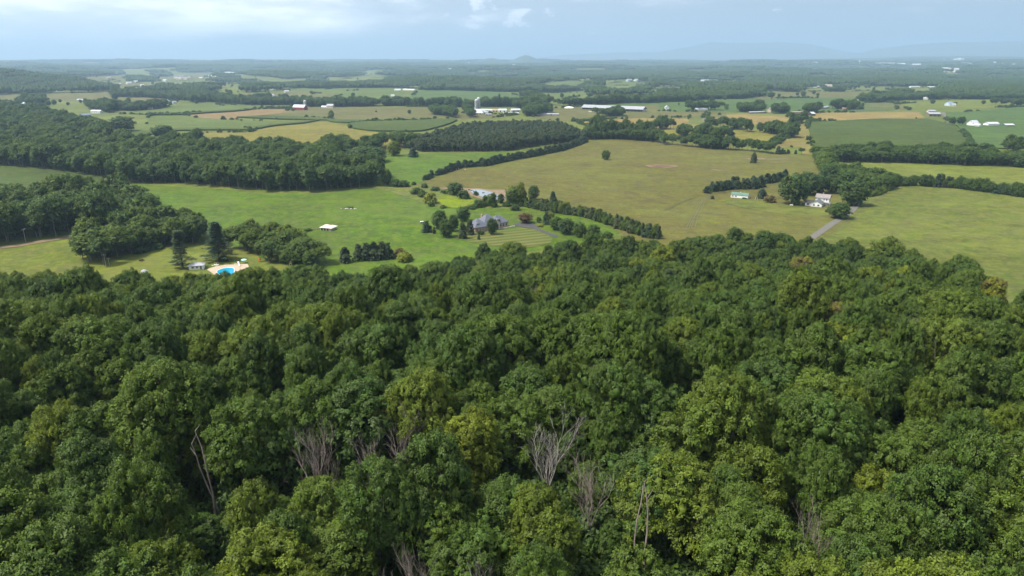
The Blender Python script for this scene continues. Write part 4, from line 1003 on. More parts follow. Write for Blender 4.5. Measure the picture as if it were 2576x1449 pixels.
# ------------------------------------------------------------------ single trees and hedgerow cedars
FARB = []
gt = 'garden trees round the brick house'
for (x, y, w, h, pr, ti, nm, lb, cat) in [
    (960, 620, 78, 88, CEDAR, .15, 'conifer_tree', 'short dark conifer at the left end of the brick house garden', 'tree'),
    (1055, 592, 112, 145, OPENG, .16, 'garden_tree', 'tall dark garden tree at the back left of the grove beside the brick house', 'tree'),
    (1102, 657, 104, 138, OPENG, .28, 'garden_tree', 'rounded green garden tree in front of the grove, standing on the open grass', 'tree'),
    (1160, 612, 80, 130, OPENG, .10, 'garden_tree', 'dark garden tree in the middle of the grove left of the brick house', 'tree'),
    (1232, 535, 100, 108, OPENG, .22, 'garden_tree', 'green crown at the top of the grove behind the brick house', 'tree'),
    (1012, 632, 28, 55, CEDAR, .5, 'young_tree', 'narrow young conifer between the short dark conifer and the rounded tree', 'tree'),
    (1228, 670, 68, 132, CEDAR, .45, 'conifer_tree', 'brownish green upright conifer at the left corner of the brick house', 'tree'),
    (1284, 640, 66, 118, CEDAR, .42, 'conifer_tree', 'upright conifer pressed against the left wall of the brick house', 'tree'),
    (1450, 638, 74, 128, OPENG, .12, 'garden_tree', 'dark oval tree in front of the entrance of the brick house', 'tree'),
    (1350, 678, 24, 40, CEDAR, .3, 'young_tree', 'tiny pointed conifer on the striped lawn', 'tree'),
    (1366, 640, 46, 36, SHRUB, .2, 'shrub', 'round dark shrub at the low left corner of the brick house', 'shrub'),
    (1700, 550, 112, 80, OPENG, .975, 'garden_tree', 'wide spreading dark purple tree beside the driveway', 'tree'),
    (1802, 547, 36, 46, SHRUB, .5, 'shrub', 'small olive shrub left of the blue spruce', 'shrub'),
    (1860, 560, 64, 96, SPRUCE, .05, 'spruce_tree', 'pale blue green spruce right of the driveway', 'tree'),
    (1895, 552, 52, 88, OPENG, .74, 'garden_tree', 'yellow green tree close behind the spruce', 'tree'),
    (1932, 603, 96, 104, OPENG, .35, 'garden_tree', 'mid green tree between the spruce and the darkest garden tree', 'tree'),
    (2006, 634, 118, 120, OPENG, .02, 'garden_tree', 'darkest rounded tree on the right of the driveway', 'tree'),
    (2110, 657, 96, 115, OPENG, .34, 'garden_tree', 'rounded green tree, second from the right end of the garden row', 'tree'),
    (2213, 662, 98, 102, OPENG, .20, 'garden_tree', 'rounded dark green tree at the right end of the garden row', 'tree'),
    (2325, 664, 80, 52, SHRUB, .2, 'shrub', 'low dark shrub beyond the right end of the garden row', 'shrub'),
    (1815, 578, 56, 16, SHRUB, .90, 'shrub', 'flat yellow shrub bed at the edge of the driveway', 'shrub'),
    (1625, 455, 70, 50, SHRUB, .05, 'shrub', 'dark round shrub at the back edge of the meadow behind the brick house', 'shrub'),
    (655, 270, 80, 130, OPENG, .18, 'field_tree', 'upright dark tree at the right end of the hardwood belt', 'tree'),
    (300, 0, 0, 0, None, 0, '', '', '')]:
    if pr: tree_at(5, x, y, w, h, pr, ti, nm, lb, cat, gt if 'garden' in lb or 'house' in lb else None)
# pond and creek side
for (x, y, w, h, pr, ti, nm, lb) in [
    (1170, 335, 120, 90, OPENG, .08, 'creek_tree', 'dark spreading tree at the left end of the pond'),
    (1235, 368, 90, 70, SHRUB, .12, 'creek_tree', 'dark bush below the left end of the pond'),
    (1330, 345, 40, 40, SHRUB, .15, 'creek_tree', 'small dark bush at the near bank in the middle of the pond'),
    (1405, 420, 70, 85, SHRUB, .45, 'creek_tree', 'light green willowy bush at the near bank of the pond'),
    (1345, 432, 80, 60, SHRUB, .12, 'creek_tree', 'low dark bush right of the lime green wetland'),
    (1455, 430, 70, 110, SHRUB, .40, 'creek_tree', 'tall light green bush rising in front of the pond'),
    (1515, 400, 60, 75, SHRUB, .2, 'creek_tree', 'dark green bush at the right end of the pond'),
    (1610, 420, 120, 150, OPENG, .45, 'creek_tree', 'broad green tree right of the pond'),
    (1665, 420, 85, 180, OPENG, .72, 'creek_tree', 'tall thin pale green tree right of the pond'),
    (1762, 375, 80, 110, OPENG, .14, 'creek_tree', 'dark oval tree at the pasture edge right of the pond'),
    (1908, 405, 60, 95, CEDAR, .2, 'creek_tree', 'upright dark conifer standing above the long cedar row'),
    (880, 330, 90, 50, SHRUB, .2, 'creek_tree', 'dark bush at the left start of the creek'),
    (925, 352, 80, 55, SHRUB, .3, 'creek_tree', 'green bush beside the creek, left of the pale willow'),
    (985, 400, 110, 85, SHRUB, .78, 'creek_tree', 'pale yellow green willow at the left end of the wetland'),
    (990, 425, 60, 38, SHRUB, .1, 'creek_tree', 'small dark bush under the pale willow'),
    (940, 285, 60, 35, SHRUB, .2, 'creek_tree', 'low bush on the cow path above the creek'),
    (780, 275, 90, 50, SHRUB, .12, 'creek_tree', 'dark bush in the hedge end right of the upright dark tree'),
    (720, 275, 80, 60, SHRUB, .1, 'creek_tree', 'dark hedge bush touching the upright dark tree'),
    (1020, 305, 70, 28, SHRUB, .15, 'creek_tree', 'flat dark bush along the creek fence'),
    (1090, 325, 60, 25, SHRUB, .2, 'creek_tree', 'flat bush left of the dark spreading pond tree'),
    (860, 262, 35, 25, SHRUB, .1, 'creek_tree', 'tiny dark bush beside the green meadow corner'),
    (1080, 438, 55, 25, SHRUB, .35, 'creek_tree', 'low green bush at the near edge of the wetland'),
    (1290, 445, 80, 30, SHRUB, .1, 'creek_tree', 'dark low bush at the right corner of the wetland'),
    (1560, 425, 60, 40, SHRUB, .3, 'creek_tree', 'low green bush below the broad pond tree')]:
    tree_at(5, x, y, w, h, pr, ti, nm, lb, 'tree', 'trees and bushes along the creek and pond')
# right hand farmhouse
fg = 'trees round the white farmhouse'
for (x, y, w, h, pr, ti, lb) in [
    (905, 512, 190, 225, OPENG, .16, 'big spreading dark tree at the left of the white farmhouse'),
    (1000, 440, 170, 165, OPENG, .08, 'broad dark tree behind the left wing of the white farmhouse'),
    (1095, 430, 120, 140, OPENG, .03, 'dark tree right behind the white farmhouse'),
    (1190, 430, 130, 140, OPENG, .06, 'dark tree behind the right end of the white farmhouse'),
    (1280, 440, 150, 170, OPENG, .10, 'dark tree between the farmhouse and the gravel lane, at the back'),
    (1340, 518, 190, 185, OPENG, .20, 'big rounded tree between the white farmhouse and the lane'),
    (1430, 380, 120, 110, OPENG, .12, 'dark tree at the far right of the farmhouse grove'),
    (1242, 612, 145, 118, OPENG, .16, 'round crowned tree with visible trunk in front of the white farmhouse'),
    (1175, 570, 60, 40, SHRUB, .3, 'small shrub at the front corner of the white farmhouse'),
    (686, 468, 66, 72, CEDAR, .02, 'round dark conifer right of the green roofed shed'),
    (742, 498, 78, 52, SHRUB, .93, 'low brownish bush between the green roofed shed and the grove'),
    (290, 430, 62, 50, CEDAR, .2, 'round dark cedar at the left end of the cedar clumps'),
    (330, 473, 30, 26, CEDAR, .3, 'tiny cedar on the grass left of the green roofed shed'),
    (626, 212, 44, 78, CEDAR, .5, 'lone young conifer on the brown pasture beside the bare patch'),
    (1130, 262, 118, 125, OPENG, .45, 'bright green rounded tree at the top right corner of the brown pasture'),
    (1160, 322, 110, 95, OPENG, .05, 'dark rounded tree just below the bright green corner tree'),
    (2085, 200, 60, 85, OPENG, .1, 'upright dark tree in the wide belt above the light hay strip'),
    (2440, 210, 100, 90, OPENG, .55, 'loose pale green tree in the gap at the right of the wide belt'),
    (2545, 245, 100, 85, OPENG, .12, 'dark rounded tree at the right edge below the maize')]:
    tree_at(6, x, y, w, h, pr, ti, 'farm_tree' if h > 60 else 'shrub', lb, 'tree' if h > 60 else 'shrub', fg if 'farmhouse' in lb else None)
tree_at(0, 1523, 402, 22, 25, OPENG, .45, 'field_tree', 'lone round tree in the middle of the brown pasture', 'tree')
tree_at(0, 993, 392, 32, 38, OPENG, .62, 'field_tree', 'pale green weeping tree at the edge of the bright meadow below the plantation', 'tree')
tree_at(0, 1040, 395, 26, 24, CEDAR, .05, 'field_tree', 'small dark cedar right of the pale weeping tree', 'tree')
tree_at(0, 925, 408, 95, 40, OPENG, .06, 'field_tree', 'wide dark clump of boughs in the meadow corner left of the weeping tree', 'tree')
tree_at(0, 1030, 286, 9, 10, OPENG, .2, 'field_tree', 'tiny lone tree on the grazing land left of the silos farm', 'tree')
tree_at(0, 411, 347, 52, 32, OPENG, .03, 'field_tree', 'broad dark tree at the lower left corner of the contour strips', 'tree')
tree_at(0, 310, 330, 62, 38, OPENG, .12, 'field_tree', 'broad tree at the left end of the contour strips', 'tree')
tree_at(0, 1838, 349, 20, 30, CEDAR, 0., 'field_tree', 'dark pointed conifer right of the white roofed house', 'tree')
for (x, y, w, h, lb) in [(870, 375, 50, 55, 'dark tree on the brown grazing ridge at far left'), (985, 335, 34, 36, 'small dark tree, left one of two on the far grazing slope'), (1060, 318, 26, 28, 'small dark tree, right one of two on the far grazing slope'),
                         (750, 342, 52, 40, 'dark tree on the far slope beside the power pylon'), (1412, 402, 22, 22, 'small tree on the muted slope right of the broad dark tree'), (1748, 435, 34, 26, 'round dark tree at the left corner of the bright yellow green field')]:
    tree_at(3 if x != 870 else 1, x, y, w, h, OPENG, .12, 'field_tree', lb, 'tree')
tree_at(5, 345, 848, 92, 122, CEDAR, .25, 'cedar_tree', 'lone dark cedar on the meadow left of the cedar clump', 'tree')
tree_at(4, 1655, 832, 205, 290, WPINE[:1], .1, 'white_pine', 'tall full white pine behind the swimming pool', 'tree')
tree_at(4, 1380, 888, 150, 285, WPINE[1:], .25, 'white_pine', 'tall half bare white pine left of the swimming pool', 'tree')
x, y = P(1684, 688, 20.5); place_tree('white_pine', WPINE[0], x, y, .95, .98, 1., .4, 'feathery green pine rising from the middle of the near wood', 'tree')
tree_at(4, 1690, 840, 60, 50, SHRUB, .1, 'shrub', 'dark shrub at the foot of the full white pine', 'shrub')
tree_at(4, 740, 640 + 60, 150, 130, OPENG, .74, 'farm_tree', 'yellowish tree topping the bushy trees left of the pines', 'tree')
for (x, w, h, t_) in [(445, 90, 130, .35), (500, 95, 135, .25), (560, 100, 140, .3), (620, 100, 138, .35), (670, 80, 125, .3)]:
    tree_at(5, x, 832 - (x - 445) * .05, w, h, CEDAR, t_, 'cedar_tree', 'dark trunked cedar, %s in the tight clump on the meadow' % {445: 'leftmost', 500: 'second', 560: 'middle', 620: 'fourth', 670: 'rightmost'}[x], 'tree', 'cedars in the tight clump on the meadow')
tree_at(5, 750, 805, 90, 70, SHRUB, .93, 'shrub', 'brown topped shrub right of the cedar clump', 'shrub')
tree_at(5, 790, 840, 130, 75, SHRUB, .80, 'shrub', 'yellow green shrub spilling over the near wood edge, right of the cedars', 'shrub')

def row(v, pts, gap, h, protos, lb, grp, wj=1., tl=.05, th=.4, rows=1, depth=4., name='cedar_tree', cat='tree'):
    r = random.Random(len(lb) * 7 + int(pts[0][0])); w = np.array([G(v, *p) for p in pts])
    seg = np.hypot(*np.diff(w, axis=0).T); L = np.concatenate([[0], np.cumsum(seg)]); n = max(1, int(L[-1] / gap))
    for k in range(rows):
        for i in range(n + 1):
            s = (i + r.uniform(-.3, .3)) * L[-1] / n; x = np.interp(s, L, w[:, 0]) + r.uniform(-.8, .8); y = np.interp(s, L, w[:, 1]) + k * depth + r.uniform(-1, 1)
            pr = r.choice(protos); nw, nh = NATW[pr[0].name]; hh = h * r.uniform(.6, 1.25)
            nth = '%d%s' % (i + 1, {1: 'st', 2: 'nd', 3: 'rd'}.get((i + 1) % 10 if (i + 1) % 100 not in (11, 12, 13) else 0, 'th'))
            place_tree(name, pr, x, y, gap * 1.65 * wj * r.uniform(.85, 1.2) / nw, hh / nh, r.uniform(0, 6.28), r.uniform(tl, th), '%s, %s from the left%s' % (lb, nth, '' if rows == 1 else ', front rank' if k == 0 else ', back rank'), cat, grp)
row(5, [(948, 228), (990, 205)], 3.6, 6, CEDAR, 'dark cedar at the lower end of the brown pasture cedar row', 'cedars at the lower end of the pasture row')
row(5, [(1040, 192), (1120, 165), (1195, 138)], 3.8, 7, CEDAR, 'dark cedar low in the row beside the brown pasture', 'cedars in the lower stretch of the pasture row', rows=2)
row(5, [(1240, 132), (1400, 120), (1520, 92), (1640, 70), (1800, 42), (1960, 8), (2060, -25), (2150, -60)], 4.6, 8, CEDAR, 'dark cedar in the long row above the brown pasture', 'cedars in the long upper row between meadow and pasture', rows=2, wj=1.05)
row(5, [(1710, 432), (1800, 445), (1900, 470), (2000, 482), (2100, 497), (2200, 520), (2300, 555), (2400, 590), (2500, 625), (2600, 655), (2700, 668)], 3.1, 8.2, CEDAR + OPENG[:2] + SHRUB[:2], 'dull olive cedar behind the brick house garden', 'cedars in the row behind the brick house garden', rows=2, tl=.2, th=.62, depth=4.5)
row(6, [(340, 418), (400, 412), (455, 405)], 3.8, 8.5, CEDAR, 'dark cedar in the left clump above the shed', 'cedars in the left clump above the shed', rows=2)
row(6, [(480, 400), (560, 402), (630, 398), (690, 385)], 4., 9.5, CEDAR, 'dark cedar in the right clump above the shed', 'cedars in the right clump above the shed', rows=2)
row(6, [(720, 360), (780, 350), (850, 330)], 4., 8.5, CEDAR, 'dark cedar between shed clumps and farmhouse grove', 'cedars next to the farmhouse grove', rows=2)
row(6, [(1440, 455), (1500, 452), (1560, 420), (1640, 380)], 4., 7, SHRUB, 'brownish hedge shrub beside the lane', 'shrubs along the lane hedge', tl=.4, th=.6, name='hedge_shrub', cat='shrub')
row(6, [(1650, 380), (1760, 378), (1900, 385), (2080, 396), (2200, 412), (2350, 430), (2450, 442), (2560, 462), (2700, 480)], 4.4, 10.5, OPENG + OPENG + CEDAR, 'dark hedge tree behind the right hand pasture', 'hedge trees behind the right hand pasture', rows=2, name='hedge_tree', wj=.95)
row(6, [(1215, 270), (1300, 285), (1420, 300), (1500, 320)], 5., 7, CEDAR + OPENG[:2], 'small dark tree below the light hay strip', 'small trees along the hay strip')
row(4, [(1060, 775), (1120, 755), (1190, 745)], 4.5, 4.5, SHRUB, 'grey green shrub by the bushy trees', 'grey green shrubs by the bushy trees', name='shrub', cat='shrub')

# ------------------------------------------------------------------ building kit
M_WHITE = plain('white painted boards', (.80, .80, .78), .6, (.74, .75, .73), .5)
M_WROOF = plain('white sheet metal roof', (.50, .51, .53), .5, (.42, .44, .47), .2)
M_GREY = plain('grey shingle roof', (.105, .115, .145), .85, (.14, .15, .18), .7)
M_BRICK = plain('pinkish brick', (.42, .26, .20), .85, (.50, .34, .27), 1.5)
M_STONE = plain('pale stone trim', (.55, .46, .36), .85, (.62, .54, .44), 1.)
M_GLASS = plain('dark window glass', (.03, .035, .045), .15, (.05, .055, .07), 1., spec=.6)
M_GREENR = plain('green metal roof', (.085, .155, .115), .6, (.11, .19, .145), .3)
M_RUSTR = plain('faded pinkish grey tin roof', (.27, .225, .21), .65, (.22, .20, .195), .5)
M_REDB = plain('red barn boards', (.28, .045, .04), .8, (.22, .05, .045), .5)
M_CONC = plain('pale concrete', (.38, .365, .335), .85, (.46, .44, .40), .4)
M_SILO = plain('grey silo staves', (.30, .30, .30), .75, (.38, .38, .37), .3)
M_DARK = plain('near black and painted shade', (.05, .045, .04), .9)  # near black; on flat wall panels it paints in the shade of openings
M_BROWN = plain('brown boards', (.16, .11, .08), .85, (.22, .16, .12), .5)
M_GREYR = plain('dull grey tin roof', (.26, .27, .29), .55, (.34, .35, .37), .3)
M_BLUEW = plain('pale blue siding', (.42, .50, .60), .7, (.50, .57, .66), .5)
M_BUFF = plain('buff walls', (.52, .44, .33), .85, (.58, .50, .40), .3)
M_STEEL = plain('dull galvanised steel', (.16, .17, .18), .6)
M_WOODP = plain('grey pole wood', (.30, .26, .22), .9, (.38, .34, .29), 2.)

def axis(v, a, b):
    """position of a building from two ground corners of its near wall"""
    p, q = np.array(G(v, *a)), np.array(G(v, *b)); d = q - p; return p, math.atan2(d[1], d[0]), float(np.hypot(*d))
def root(name, x, y, rz, label, cat, group=None, z=None):
    o = bpy.data.objects.new(name, None); COL.objects.link(o); o.location = (x, y, float(H(x, y)) if z is None else z); o.rotation_euler = (0, 0, rz)
    if math.hypot(x, y) > 2000: FARB.append((x, y))
    return tag(o, label, cat, group)
def part(name, b, m, parent): return b.obj(name, m, parent)
def walls(par, L, D, h, m, y0=0., x0=0., name='wall', base=-1.2, gable=0., axis_='x'):
    """the four walls; with gable the end walls rise to the ridge (axis_ x: ridge along x)"""
    b = MB()
    if not gable: b.box(x0, x0 + L, y0, y0 + D, base, h)
    elif axis_ == 'x':
        ps = [(y0, base), (y0 + D, base), (y0 + D, h), (y0 + D / 2, h + gable), (y0, h)]
        v = [(x0, a, z) for a, z in ps] + [(x0 + L, a, z) for a, z in ps]; n = 5
        b.add(v, [tuple(range(4, -1, -1)), tuple(range(5, 10))] + [(i, (i + 1) % n, n + (i + 1) % n, n + i) for i in range(n)])
    else:
        ps = [(x0, base), (x0 + L, base), (x0 + L, h), (x0 + L / 2, h + gable), (x0, h)]
        v = [(a, y0, z) for a, z in ps] + [(a, y0 + D, z) for a, z in ps]; n = 5
        b.add(v, [tuple(range(5)), tuple(range(9, 4, -1))] + [(i, n + i, n + (i + 1) % n, (i + 1) % n) for i in range(n)])
    return part(name, b, m, par)
def gable_roof(par, L, D, h, rise, m, y0=0., x0=0., ov=.5, axis_='x', t=.18, name='roof', lean=.5):
    b = MB()
    if axis_ == 'x':
        s = rise / (D / 2); a0, a1 = x0 - ov, x0 + L + ov; ym = y0 + D / 2; zr = h + rise + .12; ze = h - ov * s + .12
        b.slab([(a0, y0 - ov, ze), (a1, y0 - ov, ze), (a1, ym, zr), (a0, ym, zr)], t); b.slab([(a0, ym, zr + .003), (a1, ym, zr + .003), (a1, y0 + D + ov, ze), (a0, y0 + D + ov, ze)], t)
    else:
        s = rise / (L / 2); a0, a1 = y0 - ov, y0 + D + ov; xm = x0 + L / 2; zr = h + rise + .12; ze = h - ov * s + .12
        b.slab([(x0 - ov, a0, ze), (xm, a0, zr), (xm, a1, zr), (x0 - ov, a1, ze)], t); b.slab([(xm, a0, zr + .003), (x0 + L + ov, a0, ze), (x0 + L + ov, a1, ze), (xm, a1, zr + .003)], t)
    return part(name, b, m, par)
def hip_roof(par, L, D, h, rise, m, y0=0., x0=0., ov=.5, name='roof', inset=None):
    b = MB(); x1, x2, a, c = x0 - ov, x0 + L + ov, y0 - ov, y0 + D + ov; z = h; ins = inset if inset is not None else (D / 2 + ov) * .95
    if L >= D: r1, r2 = (x1 + ins, (a + c) / 2, h + rise), (x2 - ins, (a + c) / 2, h + rise); f = [(0, 1, 5, 4), (1, 2, 5), (2, 3, 4, 5), (3, 0, 4)]
    else: ins = min(ins, L / 2 + ov); r1, r2 = ((x1 + x2) / 2, a + ins, h + rise), ((x1 + x2) / 2, c - ins, h + rise); f = [(0, 1, 4), (1, 2, 5, 4), (2, 3, 5), (3, 0, 4, 5)]
    b.add([(x1, a, z), (x2, a, z), (x2, c, z), (x1, c, z), r1, r2, (x1, a, z - .2), (x2, a, z - .2), (x2, c, z - .2), (x1, c, z - .2)], f + [(0, 6, 7, 1), (1, 7, 8, 2), (2, 8, 9, 3), (3, 9, 6, 0), (9, 8, 7, 6)])
    return part(name, b, m, par)
def window(par, x, z, w=1.0, h=1.3, y=0., side='f', name='window', m=None, fr=None):
    """a framed window standing proud of the wall; side f front (y=const), e end wall (x=const)"""
    b = MB(); g = MB(); e = .09
    fx = lambda bb, a0, a1, d0, d1, z0, z1: bb.box(a0, a1, d0, d1, z0, z1) if side in 'f' else bb.box(d0, d1, a0, a1, z0, z1)
    s = -1 if side == 'f' else 1
    lo, hi = sorted((y, y + s * .07))
    for q in ((x - w / 2 - e, x - w / 2, z - e, z + h + e), (x + w / 2, x + w / 2 + e, z - e, z + h + e)): fx(b, q[0], q[1], lo, hi, q[2], q[3])
    for q in ((z - e, z), (z + h, z + h + e), (z + h / 2 - .03, z + h / 2 + .03)): fx(b, x - w / 2, x + w / 2, lo, hi, *q)
    lo, hi = sorted((y + s * .01, y + s * .03)); fx(g, x - w / 2, x + w / 2, lo, hi, z, z + h)
    o = part(name, b, fr or M_WHITE, par); part('pane', g, m or M_GLASS, o); return o
def door(par, x, w=1., h=2.1, y=0., m=None, name='door', z=0., side='f'):
    b = MB(); lo, hi = sorted((y, y + (-.06 if side == 'f' else .06)))
    b.box(x - w / 2, x + w / 2, lo, hi, z, z + h) if side == 'f' else b.box(lo, hi, x - w / 2, x + w / 2, z, z + h)
    return part(name, b, m or M_BROWN, par)

# --- brick house: built from its front left corner, x along the front ---
p, a, L = axis(7, (700, 852), (1235, 768))
p0 = p; a = a + .02
hs = root('brick_house', p0[0], p0[1], a, 'large pinkish brick house with steep grey hipped roof and arched entrance', 'house', z=float(H(*p0)) + .3)
L = 20.0
walls(hs, 13.5, 12.5, 3.6, M_BRICK, 0, -1.5); hip_roof(hs, 13.5, 12.5, 3.6, 6.3, M_GREY, 0, -1.5)
w_ = walls(hs, 9.0, 9.6, 3.4, M_BRICK, 1.2, 11.05); hip_roof(hs, 12.0, 9.6, 3.4, 4.7, M_GREY, 1.2, 8.05)
walls(hs, 8.2, 11.0, 3.3, M_BRICK, -1.0, -9.75, base=-3.6); hip_roof(hs, 11.0, 11.0, 3.3, 5.0, M_GREY, -1.0, -9.75)
# entrance gable with its arch
b = MB(); x0, x1, yf = 5.6, 10.4, -1.8
b.add([(x0, yf, -1), (x1, yf, -1), (x1, yf, 4.6), (8.0, yf, 7.0), (x0, yf, 4.6), (x0, .0, -1), (x1, .0, -1), (x1, 0, 4.6), (8.0, 0, 7.0), (x0, 0, 4.6)], [(0, 1, 2, 3, 4), (1, 6, 7, 2), (0, 4, 9, 5), (2, 7, 8, 3), (4, 3, 8, 9)])
ent = part('entrance_gable', b, M_STONE, hs)
gb = MB(); gb.slab([(5.2, -2.2, 4.5), (8., -2.2, 7.25), (8., 3., 7.25), (5.2, 3., 4.5)], .15); gb.slab([(8., -2.2, 7.253), (10.8, -2.2, 4.5), (10.8, 3., 4.5), (8., 3., 7.253)], .15); part('entrance_roof', gb, M_GREY, hs)
b = MB(); pts = [(6.8, -1.9, 0), (9.2, -1.9, 0)] + [(8 + 1.2 * math.cos(t), -1.9, 2.6 + 1.3 * math.sin(t)) for t in np.linspace(0, math.pi, 9)]
b.add(pts + [(q[0], -1.81, q[2]) for q in pts], [tuple(range(11)), tuple(range(21, 10, -1))] + [(i, 11 + i, 11 + (i + 1) % 11, (i + 1) % 11) for i in range(11)]); part('arched_door', b, M_GLASS, hs)
for x in (6.3, 9.7): b = MB(); b.tube((x, -2.3, -.3), (x, -2.3, 3.6), .22, .2, 10); part('column', b, M_STONE, hs)
for x in (2.0, 4.2): window(hs, x, .8, 1.0, 1.8)
window(hs, 11.2, .8, .9, 1.8, y=0.)
for x in (13.4, 15.8, 18.2): window(hs, x, .7, 1.3, 1.9, y=1.2)
for x in (-8.2, -5.8, -3.4): window(hs, x, .8, 1.0, 1.5, y=-1.0)
window(hs, -6.8, -2.6, 1.2, 1.4, y=-1.0); door(hs, -4.2, 1.0, 2.1, y=-1.0, z=-3.2, m=M_WHITE)
b = MB(); b.box(-9.86, -9.755, 1.0, 2.0, .7, 2.2); part('end_window', b, M_GLASS, hs); b = MB(); b.box(-9.86, -9.755, 5.4, 6.4, .7, 2.2); part('end_window', b, M_GLASS, hs)
# dormers: white on the left wing, two small ones by the entrance
def dormer(x, y, z, w, m, nm='dormer'):
    b = MB(); b.add([(x - w / 2, y, z), (x + w / 2, y, z), (x + w / 2, y, z + 1.2), (x, y, z + 2.0), (x - w / 2, y, z + 1.2), (x - w / 2, y + 2.6, z), (x + w / 2, y + 2.6, z), (x + w / 2, y + 2.6, z + 1.2), (x, y + 2.6, z + 2.0), (x - w / 2, y + 2.6, z + 1.2)],
                    [(0, 1, 2, 3, 4), (1, 6, 7, 2), (0, 4, 9, 5), (5, 9, 8, 7, 6)])
    d = part(nm, b, m, hs); r = MB(); r.slab([(x - w / 2 - .25, y - .25, z + 1.05), (x, y - .25, z + 2.15), (x, y + 2.8, z + 2.15), (x - w / 2 - .25, y + 2.8, z + 1.05)], .1)
    r.slab([(x, y - .25, z + 2.153), (x + w / 2 + .25, y - .25, z + 1.05), (x + w / 2 + .25, y + 2.8, z + 1.05), (x, y + 2.8, z + 2.153)], .1); part('dormer_roof', r, M_GREY, d)
    g = MB(); g.box(x - .35, x + .35, y - .05, y - .01, z + .3, z + 1.2); part('pane', g, M_GLASS, d)
dormer(-6.6, .6, 4.2, 1.8, M_WHITE); dormer(11.2, 1.2, 4.5, 1.3, M_STONE); dormer(12.9, 2.2, 4.2, 1.2, M_STONE)
b = MB(); b.box(2.0, 3.0, 8.2, 9.1, 5, 9.6); part('chimney', b, M_BRICK, hs)
b = MB(); b.box(-.5, 20.6, -1.7, -1.0, -.4, .15); b.box(20., 24.5, -.9, -.3, -.4, .1); part('garden_wall', b, M_CONC, hs)

# --- white farmhouse ---
p, a, L = axis(9, (1700, 495), (2070, 530))
fh = root('white_farmhouse', p[0], p[1], a, 'white two storey farmhouse with faded tin roof and a low front wing', 'house')
walls(fh, 4.6, 6.5, 2.8, M_WHITE, .8, 0, gable=1.6); gable_roof(fh, 4.8, 6.5, 2.8, 1.6, M_RUSTR, .8, -.2)
walls(fh, 8.4, 9.5, 3.0, M_WHITE, -.6, 4.7, gable=2.1, axis_='y', name='wing_wall'); gable_roof(fh, 8.4, 9.5, 3.0, 2.1, plain('charcoal wing roof', (.10, .115, .115), .7, (.14, .15, .15), .5), -.6, 4.7, axis_='y', name='wing_roof')
walls(fh, 10.5, 7.0, 6.4, M_WHITE, 9.2, 6.0, gable=2.4, name='main_wall'); gable_roof(fh, 10.5, 7.0, 6.4, 2.4, M_RUSTR, 9.2, 6.0, name='main_roof')
b = MB(); b.box(10.6, 11.3, 12.4, 13.1, 8.2, 10.0); part('chimney', b, M_BRICK, fh)
window(fh, 2.3, .9, 2.0, 1.2, y=.8)
for x in (7.2, 10.6): window(fh, x, .8, 1.5, 1.3, y=-.6)
for x in (12.6, 14.6): window(fh, x, 4.2, .9, 1.4, y=9.2)
window(fh, 14.8, 1.0, .9, 1.4, y=9.2)
for y in (11.2, 14.2): window(fh, y, 4.2, .9, 1.4, y=16.5, side='e')
for y in (1.8, 5.): window(fh, y, .9, 1.0, 1.3, y=13.1, side='e')
b = MB(); b.slab([(13.1, 6.6, 2.9), (18.2, 6.6, 2.6), (18.2, 9.1, 2.9), (13.1, 9.1, 3.1)], .15); part('porch_roof', b, M_RUSTR, fh)
for x in (15.2, 17.9): b = MB(); b.tube((x, 6.8, -.3), (x, 6.8, 2.55), .09, .09, 6); part('porch_post', b, M_WHITE, fh)
b = MB(); b.slab([(-3.8, 1.6, 2.1), (0, 1.6, 2.3), (0, 4.2, 2.4), (-3.8, 4.2, 2.2)], .12); part('side_porch_roof', b, M_GREYR, fh)
for y in (1.8, 4.0): b = MB(); b.tube((-3.6, y, -.3), (-3.6, y, 2.0), .08, .08, 6); part('porch_post', b, M_WHITE, fh)

# --- green roofed shed ---
p, a, L = axis(9, (270, 335), (600, 366))
sh_ = root('green_roofed_shed', p[0], p[1], a, 'long white shed with green metal roof on the grass left of the farmhouse', 'shed')
walls(sh_, L, 6.6, 2.7, M_WHITE, gable=1.7); gable_roof(sh_, L, 6.6, 2.7, 1.7, M_GREENR, ov=.25)
for x in (1.6, 4.4): window(sh_, x, .9, 1.5, 1.0)
for y in (2.0, 4.6): window(sh_, y, .8, .9, 1.1, y=L, side='e')
b = MB(); b.box(L * .5, L * .5 + .45, 3.1, 3.5, 4.1, 5.0); part('vent', b, M_WHITE, sh_)
tree_at(9, 535, 362, 95, 26, SHRUB, .1, 'shrub', 'low dark shrubs against the front of the green roofed shed', 'shrub')
# swing frame and propane tank
x, y = G(9, 765, 395); o = root('swing_frame', x, y, .3, 'pale swing frame standing between the shed and the round conifer', 'swing frame')
for sx in (-1.1, 1.1):
    for sy in (-.7, .7): b = MB(); b.tube((sx, sy, 0), (sx, 0, 3.0), .06, .06, 6); part('leg', b, M_STONE, o)
b = MB(); b.tube((-1.2, 0, 3.0), (1.2, 0, 3.0), .06, .06, 6); part('crossbar', b, M_STONE, o); b = MB(); b.box(-1.3, .8, -1.2, -.9, 0, .15); part('base_board', b, M_CONC, o)
x, y = G(9, 1445, 500); o = root('propane_tank', x, y, .1, 'white propane tank lying on the grass below the big farmhouse tree', 'tank')
b = MB(); n = 10; pr_ = [(.02, -1.5), (.32, -1.38), (.45, -1.1), (.45, 1.1), (.32, 1.38), (.02, 1.5)]
for (r1, z1), (r2, z2) in zip(pr_, pr_[1:]): b.tube((z1, 0, .7), (z2, 0, .7), r1, r2, 12, False)
part('tank_body', b, M_WHITE, o)
for q in (-.9, .9): b = MB(); b.box(q - .08, q + .08, -.35, .35, 0, .4); part('leg', b, M_CONC, o)

